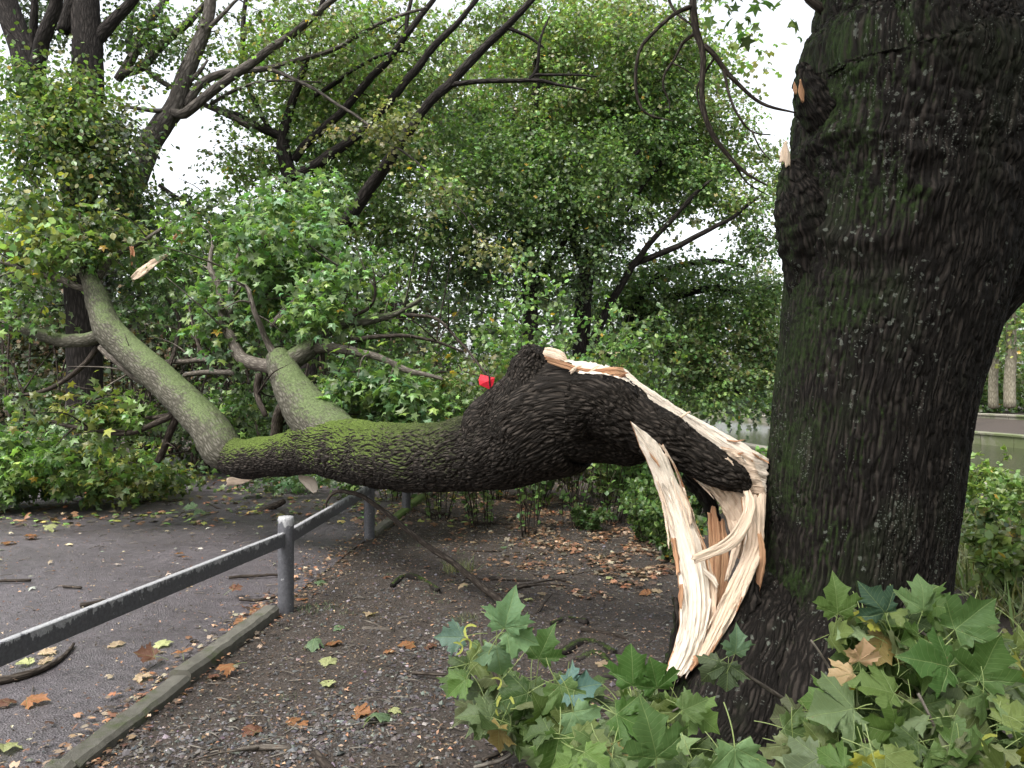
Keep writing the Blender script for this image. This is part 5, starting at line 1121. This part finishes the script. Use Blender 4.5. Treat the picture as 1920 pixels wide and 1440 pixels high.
# ------------------------------------------------------------------ gravel, litter, sticks, fallen leaves
def scatter_stones(name, n, fn, smin, smax, label, mat, seed):
    r = np.random.default_rng(seed); X, Y = fn(r, n); n = len(X); s_ = smin * (smax / smin) ** (r.random(n) ** 2.2)
    bs = np.array([(1, 0, 0), (-1, 0, 0), (0, 1, 0), (0, -1, 0), (0, 0, 1), (0, 0, -1)], float); F0 = np.array([[0, 2, 4], [2, 1, 4], [1, 3, 4], [3, 0, 4], [2, 0, 5], [1, 2, 5], [3, 1, 5], [0, 3, 5]])
    V = bs[None] * r.uniform(.55, 1.2, (n, 6, 1)) + r.normal(0, .18, (n, 6, 3)); V[..., 2] *= r.uniform(.4, .8, (n, 1))
    a = r.uniform(0, 6.3, n); c, sn = np.cos(a)[:, None], np.sin(a)[:, None]
    V = np.stack([V[..., 0] * c - V[..., 1] * sn, V[..., 0] * sn + V[..., 1] * c, V[..., 2]], -1) * s_[:, None, None]
    Z = np.where(X < kerb_x(Y) - .05, .014, ground_z(X, Y)); V += np.stack([X, Y, Z + s_ * .2], -1)[:, None]
    t = np.repeat(((r.uniform(.3, 1.3, n) + (r.random(n) < .08) * r.uniform(.8, 2.5, n))[:, None] * np.array([[0.085, 0.078, 0.075]]) * (1 + r.normal(0, .08, (n, 3)))), 6, 0)
    o = mesh_obj(name, V.reshape(-1, 3), [(F0[None] + (np.arange(n) * 6)[:, None, None]).reshape(-1, 3)], mat, tint=t.clip(.01, .6), smooth_=False); tag(o, label, name, kind='stuff')
m, n, b, o_ = new_mat('gravel'); N = NB(n); n.links.new(N.attr('tint').outputs['Color'], b.inputs['Base Color']); b.inputs['Roughness'].default_value = .7; M['gravel'] = m
def dirt_xy(r, n):
    Y = 2.6 + (r.random(n) ** 1.7) * 9; X = kerb_x(Y) + .08 + r.random(n) * (4.2 - .12 * Y); return X, Y
def path_xy(r, n):
    Y = 2.6 + (r.random(n) ** 1.6) * 8; X = kerb_x(Y) - .1 - r.random(n) * 4.5; return X, Y
def patch_xy(r, n):
    a = r.normal(0, 1, (n, 2)); c = np.array([G(640, 1370)[:2], G(560, 1410)[:2], G(760, 1300)[:2], G(860, 1230)[:2], G(330, 1400)[:2]])[r.integers(0, 5, n)]; return c[:, 0] + a[:, 0] * .22, c[:, 1] + a[:, 1] * .22
scatter_stones('gravel', 26000, dirt_xy, .0035, .019, 'small dark stones strewn over the bare soil', M['gravel'], 1)
scatter_stones('grit', 9000, path_xy, .002, .008, 'fine grit washed over the wet asphalt path', M['gravel'], 2)
scatter_stones('pebbles', 2600, patch_xy, .006, .024, 'coarser pebbles gathered in patches at the front of the bare soil', M['gravel'], 3)

def flat_leaves(name, X, Y, size, pal, label, tpl=STAR, stand=.25, var=.35):
    LV = Leaves(); n = len(X); Z = np.where(X < kerb_x(Y) - .05, .016, ground_z(X, Y)) + rl.uniform(.004, .03, n)
    LV.add(tpl, np.stack([X, Y, Z], -1), np.stack([rl.normal(size=n), rl.normal(size=n), rl.normal(0, .15, n)], -1), np.stack([rl.normal(0, stand, n), rl.normal(0, stand, n), np.ones(n)], -1),
           size * rl.uniform(.5, 1.3, n), tints(n, pal, var, 0)); tag(LV.build(name, M['litter']), label, name.replace('_', ' '), kind='stuff')
OR = [(0.20, 0.095, 0.045), (0.15, 0.075, 0.04), (0.25, 0.15, 0.085), (0.28, 0.20, 0.125), (0.11, 0.06, 0.035), (0.30, 0.25, 0.18)]
BRW = [(0.09, 0.06, 0.04), (0.13, 0.09, 0.06), (0.06, 0.045, 0.03), (0.20, 0.16, 0.11)]
n = 15000; t = rl.random(n); Yl = 6.0 + t * 7.8; t = t[fbm(np.stack([Yl * 1.5, t * 0, t * 0], -1) , 1) > -9]; edge_x = 1.5 - (Yl - 6.3) * .21; gx = edge_x + rl.normal(0, .45, n) - 1.3 * rl.random(n) ** 3; kk = fbm(np.stack([gx * 2.6, Yl * 2.0, gx * 0], -1), 3) > rl.normal(.16, .16, n); gx = gx[kk]; Yl = Yl[kk]; n = len(gx)
flat_leaves('leaf_litter', gx, Yl, .05, OR + BRW, 'orange and brown dead leaves drifted along the scrub edge')
n = 9000; Y_ = 3 + rl.random(n) ** 1.4 * 9; flat_leaves('leaf_crumbs', kerb_x(Y_) + .05 + rl.random(n) * 3.4, Y_, .022, BRW + OR[2:5], 'crumbs of dead leaf and bark over the bare soil', DIAM)
n = 4200; Y_ = 3 + rl.random(n) ** 1.1 * 10; flat_leaves('path_debris', kerb_x(Y_) - rl.random(n) ** 1.2 * 5, Y_, .022, BRW + OR, 'crumbs of dead leaf and bark over the asphalt path', DIAM)
n = 2600; Y_ = 9.2 + rl.random(n) * 5.5; X_ = -9 + rl.random(n) * 8.8; k = fbm(np.stack([X_ * .9, Y_ * .9, 0 * X_], -1), 2) > -.15
flat_leaves('fallen_foliage', X_[k], Y_[k], .085, OR[:3] + GR['bright'] + GR['yellow'] + [(0.35, 0.30, 0.10)] + BRW, 'green yellow and brown leaves carpeting the path beneath the fallen crown')
n = 1500; Y_ = 3.2 + rl.random(n) * 9; flat_leaves('kerb_litter', kerb_x(Y_) + rl.normal(0, .13, n) - .08, Y_, .035, OR + BRW, 'small dead leaves caught against the kerb')
n = 90; Y_ = 6 + rl.random(n) ** 1.3 * 7; flat_leaves('pale_leaves', kerb_x(Y_) - .3 - rl.random(n) * 5, Y_, .06, [(0.34, 0.32, 0.27), (0.40, 0.36, 0.22), (0.25, 0.27, 0.2)], 'pale wet leaves plastered flat on the asphalt path', MAPLE, .06)
n = 4200; Y_ = 4.2 + rl.random(n) * 7; X_ = 2.6 + rl.random(n) * 5; flat_leaves('ground_cover', X_, Y_, .06, [(0.20, 0.29, 0.09), (0.25, 0.31, 0.11)] + GR['olive'], 'low green plants covering the bank right of the trunk', OVAL, .7)

# grass blades: tufts
def grass(name, spots, label):
    LV = Leaves()
    for (x, y, r_, n, h, pal) in spots:
        a = rl.uniform(0, 6.3, n); q = r_ * np.sqrt(rl.random(n)); X = x + np.cos(a) * q; Y = y + np.sin(a) * q
        LV.add((np.array([(-.03, 0, 0), (.03, 0, 0), (.02, .55, .05), (0, 1, .22), (-.02, .55, .05)]), np.array([[0, 1, 2], [0, 2, 4], [4, 2, 3]])), np.stack([X, Y, ground_z(X, Y) - .01], -1),
               np.stack([rl.normal(0, .4, n), rl.normal(0, .4, n), np.ones(n)], -1), rl.normal(0, 1, (n, 3)), h * rl.uniform(.5, 1.2, n), tints(n, pal, .3, 0))
    tag(LV.build(name, M['leaf_dark']), label, 'grass', kind='stuff')
g1 = G(860, 1075); g2 = G(600, 1150); g3 = G(870, 1165)
grass('grass_tufts', [(g1[0], g1[1], .14, 160, .13, GR['olive']), (g2[0], g2[1], .16, 130, .05, GR['mid']), (g3[0], g3[1], .10, 160, .05, GR['dark'] + GR['olive'])] + [(rl.uniform(-1.2, 1.0), rl.uniform(4, 9), .06, 25, .04, GR['mid']) for _ in range(16)], 'small grass tufts on the bare soil')
grass('bank_grass', [(2.8 + rl.random() * 5, 4.5 + rl.random() * 7, .5, 200, .30, GR['olive'] + [(0.18, 0.26, 0.08)]) for _ in range(46)], 'rough grass on the bank right of the trunk')

def stick(label, lst, mat=M['twig'], name='stick', group=None, forks=0, jit=.006):
    T = Tubes(); a = lst[0]; Cc = px_tube(T, lst, .03, 8, lambda rest, rr, pos, D: rr * .18 * fbm(pos * 40, 2), jit=jit)
    if Cc[:, 2].min() < .2:
        pass
    for k in range(forks):
        j = rl.integers(len(Cc) // 4, len(Cc) - 1); p0 = Cc[j, :3]; v = np.array([rl.normal(), rl.normal() * .8, abs(rl.normal()) * .08]); v /= np.linalg.norm(v); l_ = rl.uniform(.12, .4)
        T.add(catmull(np.array([p0, p0 + v * l_ * .5 + [0, 0, .01], p0 + v * l_]), 4), np.linspace(max(Cc[j, 3] * .6, .003), .002, 9), 5)
    V = np.vstack(T.V); c = Cc[0, :3]
    o = T.build(name, mat, off=c); o.location = c; tag(o, label, name.replace('_', ' '), group); return o
def on(px, py, r_, z=.02):      # station lying on the ground
    q = G(px, py, z + .012); return (px, py, r_, float(q[1]))
stick('long thin curved branch reaching from the second fence post down to the leaf heap', [(612, 962, 1.5, 6.9), (612, 940, 2.5, 6.9), (628, 923, 3.2, 6.9), (655, 923, 4, 6.85), (685, 934, 4.5, 6.8), (740, 975, 5, 6.65), (790, 1015, 5.5, 6.5), (845, 1052, 6, 6.3), (905, 1100, 7, 6.1), (960, 1142, 8, 5.85), (1010, 1168, 8.5, 5.5), (1075, 1182, 9, 5.3), (1140, 1195, 9, 5.15), (1215, 1215, 7, 4.95)], name='long_branch', forks=4)
stick('dark forked stick with a raised thick end lying across the asphalt in the distance', [(532, 940, 5.5, 10.5), (505, 953, 7, 10.6), (470, 962, 6.5, 10.6), (430, 963, 6, 10.6), (380, 955, 5, 10.9), (310, 945, 4, 11.2), (240, 945, 3, 11.2), (180, 950, 2, 11.1)], forks=6)
for lb, L, f in (('long bent twig on the path touching the lower left edge', [on(-10, 1278, 9), on(40, 1268, 8), on(90, 1250, 6), on(125, 1225, 4), on(138, 1208, 2.5)], 0), ('short thick brown stick on the path beyond the rail', [on(150, 1135, 4), on(200, 1128, 5)], 0),
      ('short black twig at the left edge of the path', [on(-10, 1090, 3), on(58, 1088, 3)], 0), ('thin twig near the middle of the path', [on(118, 1100, 2.5), on(152, 1102, 2.5)], 0), ('thin twig on the path just left of the first post', [on(430, 1083, 3), on(470, 1080, 3), on(528, 1078, 2)], 0),
      ('wavy twig on the path running to the foot of the first post', [on(450, 1124, 2.5), on(480, 1126, 3), on(525, 1118, 2)], 0), ('stub of light wood on the soil in front of the second post', [on(680, 1178, 5), on(738, 1182, 5)], 1), ('pale broken stick at the bottom of the picture on the soil', [on(445, 1408, 5), on(490, 1402, 6), on(545, 1404, 5)], 1),
      ('thick stick end pointing out of the bottom edge', [on(590, 1412, 9), on(625, 1450, 9)], 0), ('thin twig left of the smaller leafy branch', [on(772, 1262, 3), on(850, 1266, 3)], 0), ('dark bent twig in front of the long branch', [on(915, 1142, 7), on(940, 1145, 9), on(965, 1148, 5)], 0),
      ('forked twig with a raised tip left of the torn foot', [on(955, 1110, 4), (975, 1100, 5, 6.0), (995, 1097, 4, 6.05)], 2), ('thin twig on the soil right of the long branch', [on(1060, 1075, 2), on(1110, 1085, 2)], 1), ('thin twig parallel to the long branch', [on(1090, 1180, 4), on(1150, 1190, 4), on(1210, 1212, 2.5)], 0),
      ('slender twig along the edge of the leaf litter', [on(850, 975, 2.5), on(900, 980, 3), on(985, 986, 2)], 1), ('dark twig beside the third post', [on(765, 948, 3), on(800, 962, 4), on(835, 964, 3)], 1), ('thin twig beyond the grass tuft', [on(820, 1032, 2.5), on(940, 1034, 2)], 0), ('twig between grass tuft and stones', [on(1000, 1078, 2.5), on(1060, 1090, 3)], 0),
      ('thin twig crossing the litter under the limb', [on(880, 1085, 2), on(1000, 1090, 2)], 1), ('curved twig on the soil by the bottom edge of the smaller branch', [on(905, 1425, 4), on(950, 1405, 4), on(975, 1385, 3)], 0)):
    stick(lb, L, M['twig'] if 'pale' not in lb and 'light' not in lb else M['twig_grey'], 'twig', 'twigs on the ground', f)
# surface roots: parts of the soil they grow in
for lb, L in (('arched root standing out of the soil below the second post', [on(735, 1098, 5), (752, 1086, 7, 6.75), (775, 1084, 9, 6.75), (800, 1096, 8, 6.6), on(822, 1106, 4)]), ('thick arched root near the leaf heap', [on(1055, 1225, 8), (1085, 1212, 14, 5.0), (1120, 1214, 14, 5.0), on(1150, 1226, 9)]),
      ('knobby root beside the long branch', [on(1035, 1170, 5), (1060, 1164, 8, 5.6), on(1100, 1166, 6)]), ('buried root between the leaf heap and the torn foot', [on(1080, 1240, 8, .01), (1120, 1233, 14, 4.75), on(1145, 1248, 6)]), ('root running towards the foot of the big trunk', [on(1130, 1270, 6), on(1200, 1275, 14, .0), on(1290, 1290, 24, -.02), on(1350, 1330, 40, -.05)])):
    stick(lb, L, M['bark_dark'], 'tree_root', 'roots in the soil', 0, 0)
T = Tubes()
for k in range(900):
    Y = 3.2 + rl.random() ** 1.3 * 9; X = float(kerb_x(Y)) + .1 + rl.random() * 3.2 if rl.random() < .75 else float(kerb_x(Y)) - .2 - rl.random() * 4; a = rl.uniform(0, 6.3); l_ = rl.uniform(.03, .16); z = max(float(ground_z(X, Y)), .012) + .006
    T.add(catmull(np.array([[X, Y, z], [X + math.cos(a) * l_ * .5 + rl.normal() * .01, Y + math.sin(a) * l_ * .5, z + .006], [X + math.cos(a) * l_, Y + math.sin(a) * l_, z]]), 2), .0028, 4, cap=False)
tag(T.build('twig_litter', M['twig_grey']), 'countless tiny twigs scattered over soil and path', 'twigs', kind='stuff')

# single fallen leaves
FL = [('orange', (0.24, 0.105, 0.045)), ('red brown', (0.13, 0.055, 0.035)), ('pale tan', (0.36, 0.27, 0.18)), ('green', (0.11, 0.17, 0.09)), ('yellow green', (0.34, 0.36, 0.17))]
spots = [  # px, py, colour, size, label
 (435, 1124, 1, .10, 'crumpled red brown leaf standing up on the path left of the first post'), (330, 1045, 0, .08, 'orange leaf on the path far beyond the rail'), (350, 1050, 0, .07, 'second orange leaf beside its twin far beyond the rail'), (50, 1325, 0, .12, 'large orange leaf on the path near the left edge'), (20, 1330, 1, .09, 'red brown leaf touching the left edge below the rail'),
 (55, 1255, 4, .09, 'yellow leaf on the bent twig at the left edge'), (88, 1250, 2, .08, 'tan leaf caught on the bent twig at the left edge'), (80, 1235, 2, .10, 'pale tan leaf under the near end of the rail'), (8, 1408, 4, .12, 'yellow leaf at the bottom left corner'), (220, 1220, 2, .09, 'tan leaf curled on the path under the rail'),
 (305, 1220, 4, .10, 'pale yellow leaf on the wet path between rail and kerb'), (255, 1280, 2, .09, 'tan leaf near the middle of the path by the kerb'), (290, 1255, 1, .12, 'dark red leaf beside the raised kerb stone'), (342, 1247, 0, .09, 'orange leaf leaning on the raised kerb stone'), (470, 1155, 0, .10, 'orange leaf heap member by the kerb near the first post'), (455, 1175, 0, .09, 'orange leaf lower in the heap by the kerb'), (485, 1148, 0, .08, 'orange leaf highest in the heap by the kerb'),
 (440, 1190, 4, .07, 'small yellow leaf against the kerb'), (437, 1270, 0, .10, 'orange leaf on the soil right of the raised kerb stone'), (390, 1280, 1, .07, 'small rusty leaf on the soil by the kerb joint'), (625, 1212, 0, .10, 'bright orange leaf beside a green one on the soil'), (590, 1218, 3, .11, 'green leaf with raised edges beside a bright orange one'), (618, 1248, 4, .11, 'yellow green leaf in the middle of the soil'), (640, 1190, 3, .07, 'grey green leaf above the orange and green pair'),
 (612, 1292, 4, .08, 'yellow winged leaf alone on the dark soil'), (665, 1340, 0, .10, 'orange torn leaf on the gravel'), (690, 1342, 1, .07, 'brown leaf on the gravel beside a torn orange leaf'), (735, 1340, 4, .06, 'small yellow leaf on the gravel in the centre'), (703, 1365, 3, .13, 'green leaf tuft with pointed lobes on the gravel'), (480, 1382, 1, .09, 'rust leaf near the bottom edge on the gravel'), (540, 1365, 0, .07, 'orange leaf near the pale broken stick'), (560, 1370, 0, .06, 'smaller orange leaf near the pale broken stick'),
 (595, 1102, 3, .10, 'pale green leaf on the soil right of the first post'), (570, 1130, 0, .06, 'small orange leaf at the foot of the first post'), (700, 1158, 2, .10, 'tan leaf on the soil in front of the root'), (775, 1215, 0, .10, 'vivid orange leaf left of the smaller leafy branch'), (800, 1218, 1, .08, 'brown leaf right next to a vivid orange one'), (730, 1230, 0, .06, 'small orange leaf between the pair and the gravel'), (720, 1088, 1, .08, 'brown leaf leaning on the arched root'), (870, 1112, 2, .08, 'tan leaf below the grass tuft'),
 (890, 1020, 2, .07, 'white looking leaf on the soil behind the long branch'), (945, 1035, 3, .07, 'blue green leaf on the soil behind the long branch'), (985, 1128, 4, .07, 'yellow leaf right of the long branch'), (1018, 1125, 2, .07, 'pinkish tan leaf right of the long branch'), (1230, 1115, 2, .09, 'bright tan leaf left of the torn foot'), (1215, 1122, 0, .09, 'orange leaf left of the torn foot'), (1130, 1260, 2, .08, 'tan leaf in front of the thick arched root'), (1025, 1205, 0, .09, 'light brown round leaf behind the smaller branch'),
 (1145, 1095, 4, .06, 'yellow leaf on the edge of the litter'), (175, 988, 0, .0, ''), (20, 1022, 0, .14, 'big orange leaf pile top on the path at the left edge'), (50, 1015, 1, .13, 'brown leaf in the pile at the left edge'), (85, 1000, 4, .14, 'green yellow leaf cluster crowning the pile at the left edge'), (65, 1010, 0, .12, 'orange leaf right side of the pile at the left edge'), (365, 962, 3, .18, 'fresh green leaf stuck on the dark forked stick'), (380, 970, 3, .14, 'second fresh green leaf hanging from the dark forked stick'), (25, 958, 3, .08, 'single green leaf on the path at the far left')]
for (x, y, c, s_, lb) in spots:
    if not lb: continue
    q = G(x, y); z = .02 if q[0] < kerb_x(q[1]) else float(ground_z(q[0], q[1]))
    a = rl.uniform(0, 6.3); raised = 'standing' in lb or 'raised' in lb or 'tuft' in lb or 'cluster' in lb or 'fresh' in lb
    o = place_leaf(LF[rl.integers(8)] if not raised else LM[rl.integers(10)], (q[0], q[1], z + .012 + (.04 if raised else 0)), (math.cos(a), math.sin(a), .1), (rl.normal(0, .12), rl.normal(0, .12) - (.5 if raised else .1), 1), s_ * .88, np.array(FL[c][1]) * rl.uniform(.8, 1.15), None, 'fallen_leaf')
    tag(o, lb, 'leaf', 'fallen leaves on the ground')

# red card speared on a twig
T = Tubes(); px_tube(T, [(919, 775, 1.8, 5.25), (920, 745, 1.7, 5.13), (919, 731, 1.6, 5.105), (917, 706, 1.4, 5.09), (913, 690, 1, 5.15), (900, 672, .8, 5.25)], .01, 6); px_tube(T, [(917, 706, 1.2, 5.09), (928, 695, 1, 5.12), (934, 684, .6, 5.15)], .01, 5)
tw = T.build('twig', M['twig']); tw.parent = limb; tw.matrix_parent_inverse = parent_inv(limb)
cor = PP([(901, 702, 5.1), (928, 708, 5.1), (926, 717, 5.1), (921, 731, 5.1), (899, 722, 5.1), (897, 712, 5.1)]); mid = P(911, 716, 5.085)
V = np.vstack([cor, mid, cor + [0, .002, 0], mid + [0, .002, 0]]); f = [(i, (i + 1) % 6, 6) for i in range(6)]; f2 = [(13, 7 + (i + 1) % 6, 7 + i) for i in range(6)]; f3 = [(i, 7 + i, 7 + (i + 1) % 6, (i + 1) % 6) for i in range(6)]
rc = mesh_obj('red_card', V, [np.array(f), np.array(f2), np.array(f3)], M['red'], smooth_=False); tag(rc, 'small bright red card speared on a twig above the mossy limb', 'card')

# unseen trees added behind and beside the camera to shade the bark facing it
for i, (x, y, h) in enumerate(((7.5, -4.5, 8), (3.5, -8.5, 9), (10.5, 1.0, 8), (-2.5, -10, 9))):
    root = thing('park_tree', ['leafy park tree behind the viewer on the canal side', 'leafy park tree straight behind the viewer', 'leafy park tree on the canal bank right of the view', 'leafy park tree behind the viewer on the path side'][i], 'tree', 'park trees around the viewer', (x, y, 0))
    T = Tubes(); T.add(catmull(np.array([[x, y, -.8], [x + .1, y, 3], [x - .1, y + .1, h]]), 5), np.linspace(.3, .1, 11), 10)
    LV = Leaves(); q = ell_points(210, (x, y, h * .62), (3.0, 3.0, h * .5), .9, -.1, .7)
    for k in range(0, 200, 12): T.add(catmull(np.array([[x, y, max(1.5, q[k][2] - 1.5)], (np.array([x, y, q[k][2]]) + q[k]) / 2, q[k]]), 4), np.linspace(.06, .01, 9), 5)
    sprays(LV, q, q - np.array([x, y, h * .5]), 26, .5, .2, GR['mid'], STAR, yellow=0)
    adopt(root, T.build('trunk', M['bark_dark']), LV.build('crown', M['leaf']))
